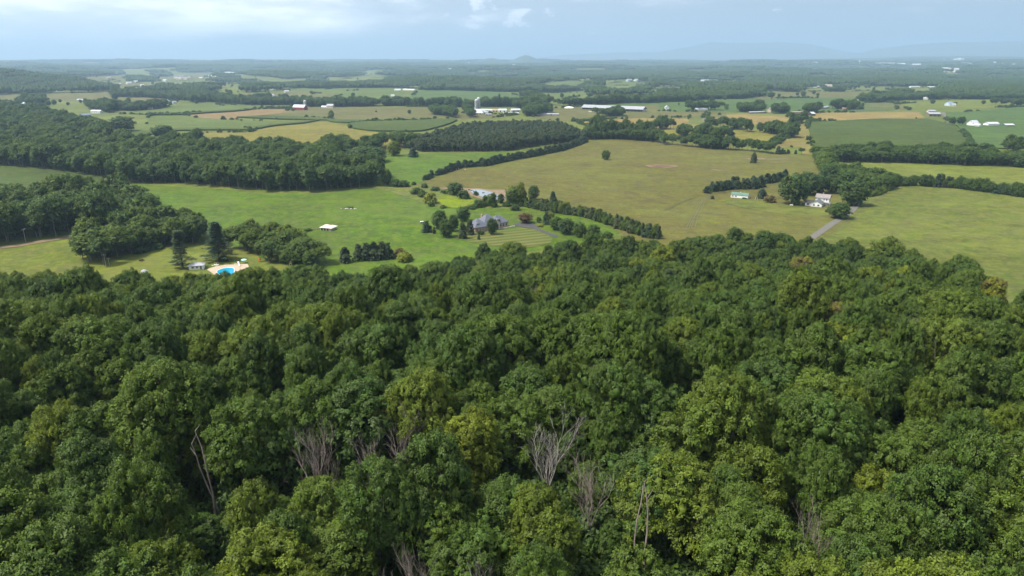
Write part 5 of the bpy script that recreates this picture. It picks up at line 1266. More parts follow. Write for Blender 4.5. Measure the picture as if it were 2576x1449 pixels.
# --- ruined shed on the meadow ---
p, a, L = axis(5, (155, 605), (235, 612))
rs = root('ruined_shed', p[0], p[1], a, 'derelict low shed with sagging pale tin roof alone on the meadow', 'shed')
walls(rs, L, 6.2, 1.9, M_CONC)
b = MB()
for i in range(4):
    x0 = -.6 + i * (L + 1.2) / 4; x1 = x0 + (L + 1.2) / 4 + .1
    b.slab([(x0, -.6, 2.0 + .12 * (i % 2)), (x1, -.6, 1.95 + .1 * (i % 3)), (x1 + .4, 6.8, 2.75 - .2 * (i % 2)), (x0 + .4, 6.8, 2.8)], .08)
part('roof', b, plain('patchy rusted tin', (.66, .60, .56), .6, (.48, .30, .24), .45), rs)
for x in (1.2, 3.6, 6.0): door(rs, x, 1.3, 1.4, m=M_DARK, name='shade_panel')  # solid dark panels, the shade of doorways painted on the wall
x, y = G(5, 90, 600); b = MB(); r = random.Random(4)
for _ in range(46):
    q, w2, s = r.gauss(0, 4.2), r.gauss(0, 2.2), r.uniform(.2, .7); b.box(q, q + s * 1.6, w2, w2 + s, float(H(x, y)) - .2, float(H(x, y)) + s * .8)
o = b.obj('rubble', M_BROWN, None, loc=(x, y, 0)); tag(o, 'brown rubble and broken boards beside the derelict shed', 'rubble', kind='stuff')
tree_at(5, 60, 612, 60, 22, SHRUB, .15, 'shrub', 'low shrub growing in the rubble left of the derelict shed', 'shrub')
x, y = G(5, 365, 445); o = root('rock_outcrop', x, y, 0, 'pale rock outcrop with low weeds on the meadow', 'rock outcrop')
def rocks(n, sx, sy, sz, seed, par, m=M_CONC, nm='rock'):
    r = random.Random(seed); bv, bf = blob_geo()
    for i in range(n):
        s = r.uniform(.5, 1.2); v = [(p_[0] * s * r.uniform(.8, 1.3), p_[1] * s * r.uniform(.8, 1.2), p_[2] * s * .5 + .1) for p_ in bv]; b = MB(); b.add(v, [tuple(int(k) for k in f) for f in bf])
        q = b.obj(nm, m, par); q.location = (r.uniform(-sx, sx), r.uniform(-sy, sy), 0)
rocks(9, 6.5, 1.6, .5, 3, o)
tree_at(5, 380, 440, 50, 14, SHRUB, .3, 'shrub', 'low weeds on the pale rock outcrop', 'shrub'); tree_at(5, 350, 436, 36, 10, SHRUB, .5, 'shrub', 'small weed patch at the left of the rock outcrop', 'shrub')
x, y = G(5, 2105, 275); b = MB(); r = random.Random(9)
for _ in range(40):
    p_ = Vector((r.gauss(0, 2.6), r.gauss(0, 1.4), r.uniform(.1, 1.0))); d_ = Vector((r.uniform(-1, 1), r.uniform(-1, 1), r.uniform(-.2, .4))) * 2; b.tube(p_ - d_ * .5, p_ + d_ * .5, .1, .06, 4)
o = b.obj('brush_pile', DEADWOOD, None, loc=(x, y, float(H(x, y)))); tag(o, 'grey pile of dead branches on the brown pasture', 'brush pile')
x, y = G(5, 920, 550); o = root('loading_cart', x, y, .4, 'small pale cart parked left of the short dark conifer', 'cart')
b = MB(); b.box(-1.2, 1.2, -.7, .7, .5, 1.2); part('bed', b, M_WHITE, o)
for sx in (-.75, .75): b = MB(); b.tube((sx, -.85, .42), (sx, -.72, .42), .42, .42, 12); b.tube((sx, .72, .42), (sx, .85, .42), .42, .42, 12); part('wheel', b, M_DARK, o)

# --- pool ---
px, py = G(8, 1150, 620); pz = float(H(px, py)) + .25
deck = [G(8, *q) for q in [(760, 578), (860, 540), (965, 512), (1130, 492), (1330, 486), (1560, 482), (1600, 540), (1400, 600), (1345, 740), (1120, 770), (930, 680), (820, 610)]]
M_DECK = plain('pale sand coloured pool deck', (.38, .29, .205), .85, (.44, .35, .26), .4)
o = MB().slab([(a_, b_, pz) for a_, b_ in deck], .5).obj('pool_deck', M_DECK); struct(o)
pool = smooth_poly(np.array([G(8, *q) for q in [(962, 608), (1040, 572), (1130, 548), (1275, 545), (1310, 565), (1310, 700), (1290, 800), (1130, 800), (1090, 700), (985, 655)]]), 1.)
o = root('swimming_pool', px, py, 0, 'bright turquoise swimming pool in a gap of the trees', 'swimming pool', z=pz)
def water(t):
    n_ = noise(t, 1.3, 4, wpos(t)); col = mixc(t, mrange(t, n_, .35, .65), (.0, .26, .44), (.01, .33, .50))
    bm = N(t, 'ShaderNodeBump', {'Height': n_, 'Strength': .4, 'Distance': .1})
    return N(t, 'ShaderNodeBsdfPrincipled', {'Base Color': col, 'Roughness': .12, 'Normal': bm.outputs[0]}).outputs[0]
MB().slab([(a_ - px, b_ - py, .02) for a_, b_ in pool], .1).obj('water', mat('turquoise pool water', water), o)
rim = MB(); n = len(pool); pc = pool.mean(0)
for i in range(n):
    a_, b_ = pool[i] - [px, py], pool[(i + 1) % n] - [px, py]; rim.tube((a_[0], a_[1], .06), (b_[0], b_[1], .06), .16, .16, 6, False)
rim.obj('coping', M_WHITE, o)
x, y = G(8, 1400, 520); o = root('pool_slide', x, y, .6, 'white pool slide on the far deck', 'pool slide', z=pz)
b = MB(); P0 = [(-.3, 1.6, 2.2), (-.3, .8, 2.0), (-.3, -.2, 1.1), (-.3, -1.2, .5)]
for q0, q1 in zip(P0, P0[1:]): b.slab([q0, q1, (.3, q1[1], q1[2]), (.3, q0[1], q0[2])], .08); b.slab([(-.38, q0[1], q0[2] + .25), (-.38, q1[1], q1[2] + .25), (-.3, q1[1], q1[2] + .25), (-.3, q0[1], q0[2] + .25)], .3); b.slab([(.3, q0[1], q0[2] + .25), (.3, q1[1], q1[2] + .25), (.38, q1[1], q1[2] + .25), (.38, q0[1], q0[2] + .25)], .3)
part('chute', b, M_WHITE, o)
b = MB()
for s in (-.3, .3): b.tube((s, 2.3, 0), (s, 1.6, 2.3), .05, .05, 6)
for k in range(5): b.tube((-.3, 2.3 - .14 * k - .1, .35 + .42 * k), (.3, 2.3 - .14 * k - .1, .35 + .42 * k), .04, .04, 5)
part('ladder', b, M_WHITE, o)
M_TEAL = plain('teal umbrella cloth', (.02, .30, .24), .8); M_AQUA = plain('pale aqua canopy cloth', (.42, .72, .72), .8)
x, y = G(8, 1330, 470); o = root('closed_umbrella', x, y, 0, 'folded teal umbrella on the far pool deck', 'umbrella')
b = MB(); b.tube((0, 0, 0), (0, 0, 2.7), .04, .03, 6); part('pole', b, M_WHITE, o); b = MB(); b.lathe([(.05, 2.7), (.16, 2.2), (.22, 1.3), (.12, 1.1)], 8); part('folded_cloth', b, M_TEAL, o)
x, y = G(8, 1500, 445); o = root('open_umbrella', x, y, 0, 'open pale aqua umbrella behind the pool', 'umbrella')
b = MB(); b.tube((0, 0, 0), (0, 0, 2.5), .04, .04, 6); part('pole', b, M_WHITE, o); b = MB(); b.lathe([(1.75, 1.95), (1.2, 2.25), (.6, 2.45), (.03, 2.6)], 8); part('canopy', b, M_AQUA, o)
def picnic(x, y, rz, lb, m=M_BROWN):
    o = root('picnic_table', x, y, rz, lb, 'picnic table')
    b = MB(); b.box(-.9, .9, -.38, .38, .70, .75); part('top', b, m, o)
    for s in (-.7, .7): b = MB(); b.box(-.9, .9, s - .12, s + .12, .42, .46); part('bench', b, m, o)
    for s in (-.65, .65): b = MB(); b.tube((s, -.75, 0), (s, .2, .7), .05, .05, 5); b.tube((s, .75, 0), (s, -.2, .7), .05, .05, 5); part('leg', b, m, o)
x, y = G(8, 965, 460); picnic(x, y, .2, 'brown picnic table between the pool house and the white pine')
x, y = G(8, 1330, 478); picnic(x + .5, y - .8, .2, 'pale picnic table beside the folded teal umbrella', M_STONE)
for i, (x_, y_) in enumerate([(905, 505), (940, 498), (975, 503)]):
    x, y = G(8, x_, y_); o = root('sun_lounger', x, y, .9, ['white sun lounger nearest the pool house', 'middle white sun lounger of three on the deck', 'white sun lounger farthest from the pool house'][i], 'sun lounger', z=pz if i else pz)
    b = MB(); b.box(-.95, .4, -.3, .3, .3, .36); part('seat', b, M_WHITE, o); b = MB(); b.slab([(.4, -.3, .36), (.95, -.3, .72), (.95, .3, .72), (.4, .3, .36)], .05); part('backrest', b, M_WHITE, o)
    for sx in (-.8, .3):
        for sy in (-.25, .25): b = MB(); b.tube((sx, sy, 0), (sx, sy, .3), .03, .03, 5); part('leg', b, M_WHITE, o)
x, y = G(8, 1800, 425); o = root('red_umbrella', x, y, 0, 'red and white umbrella on the grass right of the pool', 'umbrella')
b = MB(); b.tube((0, 0, 0), (0, 0, 2.1), .04, .04, 6); part('pole', b, M_WHITE, o); b = MB(); b.lathe([(1.05, 1.25), (.95, 1.65), (.5, 2.05), (.03, 2.2)], 10); part('canopy', b, plain('red cloth', (.55, .04, .03), .7), o)
x, y = G(8, 2395, 490); o = root('play_ladder', x, y, 0, 'small yellow play frame half hidden by trees right of the pool', 'play frame')
for s in (-.8, .8): b = MB(); b.tube((s, -.4, 0), (0 + s * .2, 0, 2.4), .07, .07, 6); b.tube((s, .4, 0), (s * .2, 0, 2.4), .07, .07, 6); part('leg', b, plain('yellow frame %d' % (s > 0), (.75, .50, .12), .6), o)
b = MB(); b.box(-.5, .5, -.3, .3, 1.2, 1.3); part('platform', b, M_STONE, o)
for (x_, y_, w_, h_, ti, lb) in [(1070, 1080, 300, 415, .3, 'green tree covering the near corner of the pool'), (1490, 1010, 340, 440, .3, 'green tree hiding the right end of the pool'), (1790, 1050, 360, 480, .2, 'dark green tree right of the pool, over the near wood edge'), (850, 1010, 380, 350, .35, 'green tree below the pool house, over the near wood edge'), (560, 1020, 330, 360, .25, 'dark tree in front of the pool house, left of the green one')]:
    tree_at(8, x_, y_, w_, h_, NEAR, ti, 'forest_tree', lb, 'tree')
# pool house
p, a, L = axis(8, (435, 585), (740, 570))
o = root('pool_house', p[0], p[1], a, 'small white pool house with grey roof beside the pool', 'shed', z=float(H(*p)) + .1)
walls(o, 7.6, 4.8, 2.3, M_WHITE); hip_roof(o, 7.6, 4.8, 2.3, 1.3, plain('light grey shingles', (.33, .33, .37), .8, (.40, .40, .43), .8)); door(o, 6.2, .9, 1.9); window(o, 2.0, .8, 1.2, 1.0); window(o, 4.2, .8, 1.0, 1.0)

# --- utility poles ---
def upole(v, x, y, hpx, lb, lamp=False):
    f, s = V(v); wx, wy = G(v, x, y); d = wy * CP + (CAM_Z - float(H(wx, wy))) * SP; h = hpx * s * d / FPX / .97
    o = root('utility_pole', wx, wy, .5, lb, 'utility pole'); b = MB(); b.tube((0, 0, -.5), (0, 0, h), .17, .11, 8); part('pole', b, M_WOODP, o)
    b = MB(); b.box(-.9, .9, .11, .21, h - .9, h - .75); part('crossarm', b, M_WOODP, o)
    for q in (-.8, 0, .8): b = MB(); b.lathe([(.02, h - .75), (.06, h - .7), (.06, h - .6), (.01, h - .55)], 6, q, .16); part('insulator', b, M_WHITE, o)
    if lamp: b = MB(); b.tube((0, 0, h - .3), (1.1, -.2, h), .04, .03, 5); b.lathe([(.02, h + .05), (.16, h - .02), (.2, h - .15)], 8, 1.1, -.2); part('lamp', b, M_WHITE, o)
upole(4, 197, 703, 108, 'wooden utility pole with lamp arm at the edge of the dark left wood', True)
upole(4, 800, 880, 98, 'taller utility pole beside the bushy trees above the near wood')
upole(4, 826, 872, 62, 'shorter utility pole beside the bushy trees above the near wood')
upole(8, 1920, 305, 118, 'thin utility pole on the grass behind the pool')
upole(5, 1878, 520, 60, 'utility pole beside the cedar row behind the spruce')
x, y = G(4, 1092, 940); o = root('round_hay_feeder', x, y, 0, 'grey round shed roof at the near wood edge left of the pines', 'shed')
b = MB(); b.box(-1.3, 1.3, -1.3, 1.3, -.3, 1.8); part('wall', b, M_WHITE, o); b = MB(); b.lathe([(2.0, 1.7), (1.2, 2.5), (.05, 3.0)], 8); part('roof', b, M_GREYR, o)
tree_at(4, 1068, 838, 34, 20, SHRUB, .94, 'shrub', 'small brown bush alone on the rough grass', 'shrub')

# --- cows ---
COW = []
def cow_mesh(name, m):
    me = bpy.data.meshes.new(name); J = [((0, 0, 1.15), .36), ((.75, 0, 1.2), .34), ((-.7, 0, 1.2), .33), ((1.15, 0, 1.35), .2), ((1.5, 0, 1.25), .16), ((1.8, 0, 1.05), .10),
        ((.7, .22, .65), .11), ((.7, .22, .02), .07), ((.7, -.22, .65), .11), ((.72, -.22, .02), .07), ((-.72, .22, .7), .13), ((-.85, .22, .4), .07), ((-.76, .22, .02), .06), ((-.72, -.22, .7), .13), ((-.85, -.22, .4), .07), ((-.76, -.22, .02), .06), ((-1.0, 0, 1.15), .05), ((-1.08, 0, .6), .03)]
    E = [(0, 1), (0, 2), (1, 3), (3, 4), (4, 5), (1, 6), (6, 7), (1, 8), (8, 9), (2, 10), (10, 11), (11, 12), (2, 13), (13, 14), (14, 15), (2, 16), (16, 17)]
    me.from_pydata([j[0] for j in J], E, []); o = link('tmp', me); s = o.modifiers.new('s', 'SKIN'); 
    for i, j in enumerate(J): me.skin_vertices[0].data[i].radius = (j[1], j[1]); me.skin_vertices[0].data[i].use_root = i == 0
    s.use_smooth_shade = True; o.modifiers.new('u', 'SUBSURF').levels = 1
    dg = bpy.context.evaluated_depsgraph_get(); r = bpy.data.meshes.new_from_object(o.evaluated_get(dg)); r.name = name; bpy.data.objects.remove(o); r.materials.clear(); r.materials.append(m); return r
try:
    cows = [cow_mesh('dark_cow', plain('black brown hide', (.035, .028, .024), .8)), cow_mesh('pale_cow', plain('cream hide', (.62, .55, .45), .8))]
    for i, (x_, y_, k, lb) in enumerate([(1290, 312, 0, 'dark cow standing in the shallows at the left of the pond'), (1310, 318, 0, 'dark cow in the pond, second from its left bank'), (1386, 330, 0, 'dark cow alone in the middle of the pond'), (1275, 306, 0, 'dark cow on the left bank of the pond'),
                                     (1180, 150, 1, 'cream cow grazing below the cedar row, lower one'), (1192, 146, 1, 'cream cow grazing below the cedar row, upper one'), (1246, 158, 1, 'cream cow alone on the pasture right of the pair')]):
        x, y = G(5, x_, y_); z = float(H(x, y)); o = link('cow', cows[k], None, (x, y, z + (0 if k else -.25) ), i * 1.9); tag(o, lb, 'cow')
except Exception as e: print('cow', e)

# ------------------------------------------------------------------ farms farther out
def barn(v, a_, b_, depth, h, rise, mw, mr, name, label, cat='barn', ridge='x', group=None, wins=0, doors=0, ov=.6, hip=False, open_front=False):
    p, an, L = axis(v, a_, b_); o = root(name, p[0], p[1], an, label, cat, group, z=float(H(*p)) + .1)
    if open_front:
        b = MB(); b.box(0, L, depth - .3, depth, -1, h); b.box(0, .3, 0, depth - .3, -1, h); b.box(L - .3, L, 0, depth - .3, -1, h); part('wall', b, mw, o)
        for k in range(int(L // 9) + 1): b = MB(); b.box(min(k * 9., L - .4), min(k * 9., L - .4) + .35, -.1, .25, -1, h - .1); part('post', b, M_STONE, o)
    else: walls(o, L, depth, h, mw, gable=0 if hip else rise, axis_=ridge)
    (hip_roof if hip else gable_roof)(o, L, depth, h, rise, mr, ov=ov, **({} if hip else {'axis_': ridge}))
    for k in range(wins): window(o, L * (k + .5) / wins, .9, min(1.2, L / wins * .5), 1.3)
    for k in range(doors): door(o, L * (k + .5) / doors, 3, 3, m=M_DARK)
    return o, L
def silo(v, x, y, r, h, label, dome=M_WROOF):
    wx, wy = G(v, x, y); o = root('silo', wx, wy, 0, label, 'silo'); b = MB(); b.lathe([(r, -1), (r, h)], 16); part('staves', b, M_SILO, o)
    b = MB(); b.lathe([(r + .1, h), (r * .8, h + r * .55), (r * .4, h + r * .85), (.02, h + r * .95)], 16); part('dome', b, dome, o)
    b = MB(); b.box(-.3, .3, -r - .5, -r, 0, h); part('chute', b, M_SILO, o); return o
o, L = barn(1, (2210, 452), (2295, 455), 14, 7, 6, M_REDB, M_WROOF, 'red_barn', 'red barn with white metal roof beside a single silo', doors=2)
silo(1, 2306, 452, 3.6, 21, 'grey stave silo at the right end of the red barn')
barn(1, (2425, 438), (2460, 438), 8, 3, 3, M_WHITE, M_WROOF, 'farm_shed', 'small white shed between the red barn and the far house', 'shed')
barn(1, (2465, 440), (2512, 440), 9, 7, 4, M_BUFF, M_GREYR, 'farmhouse', 'tall buff farmhouse right of the red barn', 'house', wins=2)
barn(1, (686, 478), (756, 478), 10, 5, 2.5, M_WHITE, M_WROOF, 'farmhouse', 'long white house among trees above the left wood', 'house', wins=4)
barn(1, (625, 506), (690, 500), 9, 3.5, 3, M_GREYR, plain('slate blue roof', (.22, .27, .34), .6), 'farmhouse', 'slate roofed house just below the long white house', 'house', wins=2)
barn(1, (1052, 447), (1150, 447), 11, 4, 4.5, M_WHITE, plain('brown shingles', (.14, .105, .10), .8), 'farmhouse', 'white house with brown roof at the top left of the contour strips', 'house', wins=4)
barn(1, (1008, 448), (1032, 448), 7, 3, 2.5, M_GREYR, M_GREYR, 'farm_shed', 'small grey shed left of the brown roofed white house', 'shed')
barn(1, (1248, 396), (1282, 396), 9, 4.5, 4, M_WHITE, M_WROOF, 'farmhouse', 'small white gabled house beside dark trees on the left ridge', 'house', ridge='y', wins=1)
barn(1, (1308, 405), (1336, 404), 8, 4, 3, M_BLUEW, M_GREYR, 'farmhouse', 'small bluish house right of the white gabled one on the left ridge', 'house', wins=2)
barn(1, (1100, 402), (1142, 402), 8, 3, 2.5, M_BUFF, M_WROOF, 'farm_shed', 'pale shed on the brown grazing ridge', 'shed')
barn(1, (580, 387), (628, 387), 9, 4, 3, M_BLUEW, M_GREYR, 'farmhouse', 'greyish house on the grazing land at far left', 'house', wins=2)
barn(1, (425, 308), (455, 308), 10, 6, 4, M_WHITE, M_WROOF, 'farmhouse', 'white house at the foot of the wooded hill', 'house', wins=2)
barn(1, (160, 418), (182, 418), 8, 5, 3, M_WHITE, M_WROOF, 'farmhouse', 'small white house beside the clump at far left', 'house', wins=1)
barn(1, (2025, 357), (2072, 355), 12, 6, 4, M_WHITE, M_WROOF, 'farm_shed', 'white barn on the far grazing land beyond the tree belt', 'barn')
barn(1, (2060, 302), (2085, 300), 12, 6, 4, M_WHITE, M_WROOF, 'farm_shed', 'white barn among trees, farther than the tree belt', 'barn')
barn(1, (2155, 322), (2185, 320), 12, 5, 4, M_BUFF, M_WROOF, 'farmhouse', 'pale house right of the farther white barn', 'house')
# silos farm
def pyramid_barn():
    p, an, L = axis(10, (200, 268), (425, 268)); o = root('pyramid_roof_barn', p[0], p[1], an, 'low barn with broad white pyramid roof in front of two silos', 'barn'); Lw = L
    walls(o, Lw, 30, 3.5, M_CONC); hip_roof(o, Lw, 30, 3.5, 8, M_WROOF, ov=1.); 
    for k in range(5): door(o, Lw * (k + .6) / 5.4, 4, 2.6, m=M_DARK)
pyramid_barn()
silo(10, 341, 225, 4.2, 24, 'shorter pale silo of the pair, the left one'); silo(10, 370, 222, 4.2, 28, 'taller silo of the pair with white dome')
for (a_, b_, d, h, ri, mw, mr, lb) in [((395, 238), (550, 238), 10, 4, 2.5, M_CONC, M_WROOF, 'long pale shed right of the silos'),
                                   ((545, 238), (620, 238), 10, 3.5, 3, M_BUFF, plain('orange tiled roof', (.40, .28, .2), .8), 'orange roofed shed in the silos farm'),
                                   ((625, 240), (725, 240), 12, 4, 3, M_WHITE, M_WROOF, 'white roofed shed in the middle of the silos farm'),
                                   ((795, 240), (905, 236), 14, 4, 3, M_CONC, M_WROOF, 'broad white roofed shed at the right of the silos farm'),
                                   ((455, 285), (530, 285), 8, 2.5, 1.5, M_BROWN, M_GREYR, 'low dark shed below the silos'),
                                   ((690, 275), (890, 272), 10, 2.5, 2, M_BROWN, M_GREYR, 'long low grey roofed shed in front of the silos farm'),
                                   ((1010, 285), (1400, 288), 10, 2.5, 2, M_CONC, M_GREYR, 'very long low grey shed right of the silos farm')]:
    barn(10, a_, b_, d, h, ri, mw, mr, 'farm_shed', lb, 'shed', doors=2)
o, L = barn(10, (1700, 205), (2480, 240), 24, 5.0, 5.5, M_CONC, M_GREYR, 'long_open_barn', 'very long open fronted barn with grey roof on the rise', open_front=True, ov=1.5)
barn(10, (2360, 200), (2430, 200), 8, 4, 2, M_BUFF, M_RUSTR, 'farm_shed', 'small pinkish shed behind the right end of the long open barn', 'shed')
for k in range(7):
    x, y = G(10, 1795 + k * 24, 240 + (k % 2) * 3); o = root('calf_hutch', x, y, 0, 'white calf hutch in the row below the long open barn', 'calf hutch', 'calf hutches below the long open barn'); b = MB(); b.lathe([(1.5, -.3), (1.5, 1.0), (1.1, 1.8), (.03, 2.2)], 8); part('shell', b, M_WHITE, o); b = MB(); b.box(-.5, .5, -1.62, -1.4, 0, 1.1); part('shade_panel', b, M_DARK, o)  # the dark panel paints the shade in the mouth of each hutch
x, y = G(10, 1535, 188); tag(MB().lathe([(14, -.5), (9, 2.5), (.1, 3.8)], 14).obj('sand_heap', M_WHITE, None, loc=(x, y, float(H(x, y)))), 'white heap on the grass left of the long open barn', 'heap')
# right side farms
barn(3, (305, 645), (378, 662), 10, 3.4, 3.4, M_WHITE, M_WROOF, 'white_roofed_house', 'white roofed house in the trees above the brown pasture', 'house', wins=3)
barn(3, (2160, 548), (2205, 552), 16, 6, 4.5, M_WHITE, M_WROOF, 'white_barn', 'tall white barn at the left of the row by the maize', 'barn', ridge='y')
barn(3, (2205, 553), (2250, 557), 8, 3.4, 2.4, M_WHITE, M_WROOF, 'farm_shed', 'low white lean shed attached right of the tall white barn', 'shed')
barn(3, (2318, 551), (2396, 551), 12, 4.6, 2.6, M_WHITE, M_WROOF, 'white_barn', 'long plain white barn in the middle of the row by the maize', 'barn')
barn(3, (2443, 556), (2505, 556), 10, 3.6, 2.0, plain('dark green boards', (.05, .16, .12), .7), M_WROOF, 'farm_shed', 'dark green shed with white roof at the right of the row', 'shed')
barn(3, (1890, 478), (1975, 480), 16, 5, 3, M_BROWN, M_GREYR, 'open_barn', 'grey roofed barn beside the pale farm road', 'barn', doors=3)
barn(3, (1888, 452), (1940, 452), 10, 4, 2, M_BUFF, M_GREYR, 'farm_shed', 'pale low shed behind the barn by the farm road', 'shed')
barn(3, (1376, 362), (1436, 364), 18, 7, 5, M_WHITE, M_WROOF, 'white_barn', 'big white roofed barn at the left end of the far dark wood', 'barn', doors=2)
barn(3, (2002, 402), (2040, 405), 12, 6, 5, M_BLUEW, plain('slate blue tiles', (.20, .27, .36), .7), 'blue_house', 'pale blue house with slate gables in the bright green field', 'house', ridge='y', wins=2)
barn(3, (2040, 405), (2085, 405), 9, 4, 3, M_WHITE, M_GREYR, 'farmhouse', 'white wing right of the pale blue house', 'house', wins=2)
barn(3, (2425, 352), (2462, 352), 10, 5, 4, M_WHITE, plain('dull red tiles', (.35, .12, .09), .8), 'farmhouse', 'white house with red roof at far right', 'house', wins=1)
barn(3, (720, 450), (752, 452), 9, 7, 4, M_BUFF, M_WROOF, 'farmhouse', 'pale tall farmhouse behind the left tan stubble', 'house', ridge='y', wins=2)
barn(3, (600, 458), (715, 456), 8, 2.6, 1.6, M_BROWN, M_GREYR, 'farm_shed', 'low brown sheds left of the pale tall farmhouse', 'shed')
barn(3, (1115, 428), (1172, 420), 10, 3.5, 3, M_BROWN, M_GREYR, 'farmhouse', 'brown boarded house with grey roof between dark trees', 'house', wins=2)
barn(3, (1265, 430), (1325, 430), 9, 3, 2.4, M_BRICK, plain('red brown roof', (.28, .17, .13), .8), 'farmhouse', 'low red brick house right of the dark conifers', 'house', wins=2)
barn(3, (895, 456), (980, 456), 9, 3, 1.5, M_BRICK, M_RUSTR, 'farm_shed', 'pinkish brown low shed behind the gap in the stubble', 'shed')
barn(3, (1012, 472), (1048, 474), 9, 4.5, 3.5, M_DARK, M_WROOF, 'farm_shed', 'small white gabled roof beside the broad tree', 'shed', ridge='y')
barn(3, (210, 440), (295, 438), 10, 4, 3, M_BUFF, M_WROOF, 'farm_shed', 'pale shed beside the tree row at the far left farm', 'shed')
barn(3, (-10, 432), (18, 432), 10, 6, 4, M_WHITE, M_WROOF, 'farmhouse', 'small white house right of the long open barn', 'house', ridge='y', wins=1)
barn(3, (528, 342), (604, 338), 14, 5, 4, M_WHITE, M_WROOF, 'white_barn', 'white barn at the edge of the wood left of the pylon', 'barn')
barn(3, (1140, 272), (1190, 272), 20, 10, 6, M_BUFF, plain('rose grey tiles', (.36, .29, .27), .8), 'mansion', 'tall pinkish mansion on the rise among trees', 'house', wins=4)
barn(3, (1055, 272), (1100, 272), 14, 5, 5, M_BUFF, M_RUSTR, 'mansion_garage', 'low pinkish building left of the mansion', 'house')
barn(3, (1762, 270), (1828, 270), 14, 4, 2.5, M_WHITE, M_WROOF, 'poultry_house', 'left one of two long white poultry houses on the far green field', 'barn')
barn(3, (1884, 272), (1936, 272), 14, 4, 2.5, M_WHITE, M_WROOF, 'poultry_house', 'right one of two long white poultry houses on the far green field', 'barn')
barn(3, (1850, 360), (1885, 360), 10, 5, 4, M_BUFF, M_WROOF, 'farmhouse', 'pale house inside the dark wood, right of centre in it', 'house')
barn(2, (450, 300), (495, 300), 12, 4, 3, M_WHITE, M_WROOF, 'farm_shed', 'white shed on the ridge between the far green fields', 'shed')
barn(2, (510, 298), (595, 300), 12, 4, 3, M_BUFF, M_WROOF, 'farm_shed', 'longer pale shed right of the white one on the ridge', 'shed')
barn(2, (425, 345), (450, 345), 10, 4, 3, M_WHITE, M_WROOF, 'farm_shed', 'white shed among small trees in the far green field', 'shed')
barn(2, (2435, 318), (2482, 318), 14, 6, 4, M_WHITE, M_WROOF, 'farm_shed', 'white barn alone in the woods right of centre', 'barn')
barn(2, (655, 238), (680, 236), 14, 5, 4, M_WHITE, M_WROOF, 'farm_shed', 'white shed in the notch of the far wood', 'shed')
barn(2, (2235, 232), (2278, 230), 18, 8, 6, M_WHITE, M_WROOF, 'farmhouse', 'white house on the far clearing right of centre', 'house')
barn(2, (2175, 232), (2205, 232), 18, 8, 6, M_BLUEW, M_GREYR, 'farmhouse', 'greyish house left of the white one on the far clearing', 'house')
barn(2, (1835, 212), (1865, 210), 18, 6, 6, M_BUFF, M_RUSTR, 'farmhouse', 'left pinkish house above the far clearing', 'house')
barn(2, (1920, 216), (1980, 214), 18, 6, 6, M_BUFF, M_RUSTR, 'farmhouse', 'right pinkish house above the far clearing, the wider one', 'house')

# small far buildings of the villages, one object each
r = random.Random(8)
def speck(v, x, y, w, hm, lb, grp, mw=M_WHITE, mr=M_WROOF, name='village_house'):
    f, s = V(v); px_, py_ = f(x, y); a_ = P(px_, py_); b_ = P(px_ + w * s, py_); L = math.hypot(b_[0] - a_[0], b_[1] - a_[1]); D = max(10, min(L * .6, 40))
    o = root(name, a_[0], a_[1], math.atan2(b_[1] - a_[1], b_[0] - a_[0]) + r.uniform(-.3, .3), lb, 'building', grp)
    walls(o, L, D, hm, mw, gable=hm * .5); gable_roof(o, L, D, hm, hm * .5, mr)
for (x, y, w) in [(690, 198, 36), (815, 216, 18), (960, 258, 30), (1010, 246, 30), (1112, 232, 28), (1228, 236, 26), (1195, 272, 26), (1060, 280, 20), (1410, 160, 30), (438, 188, 24), (1770, 226, 20), (1500, 218, 24), (1280, 270, 26), (900, 268, 16)]:
    speck(1, x, y, w, 8, 'small pale house of the scattered village beyond the wooded hill', 'pale houses of the scattered village at left', r.choice([M_WHITE, M_BUFF]), M_WROOF)
for (x, y, w) in [(1310, 215, 30), (1345, 222, 26), (1385, 226, 22), (1360, 205, 24), (1420, 208, 20), (1330, 232, 20), (1330, 205, 18)]:
    speck(1, x, y, w, 8, 'pinkish house packed in the small estate on the far slope', 'pinkish houses of the small estate', M_BUFF, M_RUSTR)
for (x, y, w) in [(1572, 197, 45), (1620, 199, 44)]: speck(1, x, y, w, 9, 'bright white shed beside the small estate', 'white sheds beside the estate')
for (x, y, w) in [(1695, 176, 60), (1752, 178, 56), (1836, 180, 44)]: speck(1, x, y, w, 10, 'long bright poultry shed on the far left slope', 'long poultry sheds on the far left slope', M_WHITE, M_WROOF, 'poultry_shed')
for (x, y, w) in [(2350, 163, 22), (2700, 158, 20)]: speck(1, x, y, w, 10, 'tiny white building near the left horizon', 'tiny white buildings near the left horizon')
for (x, y, w) in [(245, 228, 60), (305, 228, 70)]: speck(3, x, y, w, 8, 'long white poultry shed in the right hand woods', 'white poultry sheds in the right hand woods', name='poultry_shed')
for (x, y, w) in [(475, 194, 40), (20, 237, 26), (495, 138, 30), (1150, 166, 26), (1365, 144, 40)]: speck(3, x, y, w, 9, 'tiny white building among the right hand far woods', 'tiny white buildings in the right hand woods')
for (x, y, w) in [(985, 107, 50), (1050, 107, 40), (1510, 112, 60), (1580, 112, 70), (1655, 116, 60), (1710, 112, 50), (1770, 120, 60), (1925, 135, 66)]: speck(3, x, y, w, 26, 'long pale warehouse in the hazy town at right', 'pale warehouses of the hazy town', M_BUFF if w == 50 else M_WHITE, M_WROOF, 'warehouse')
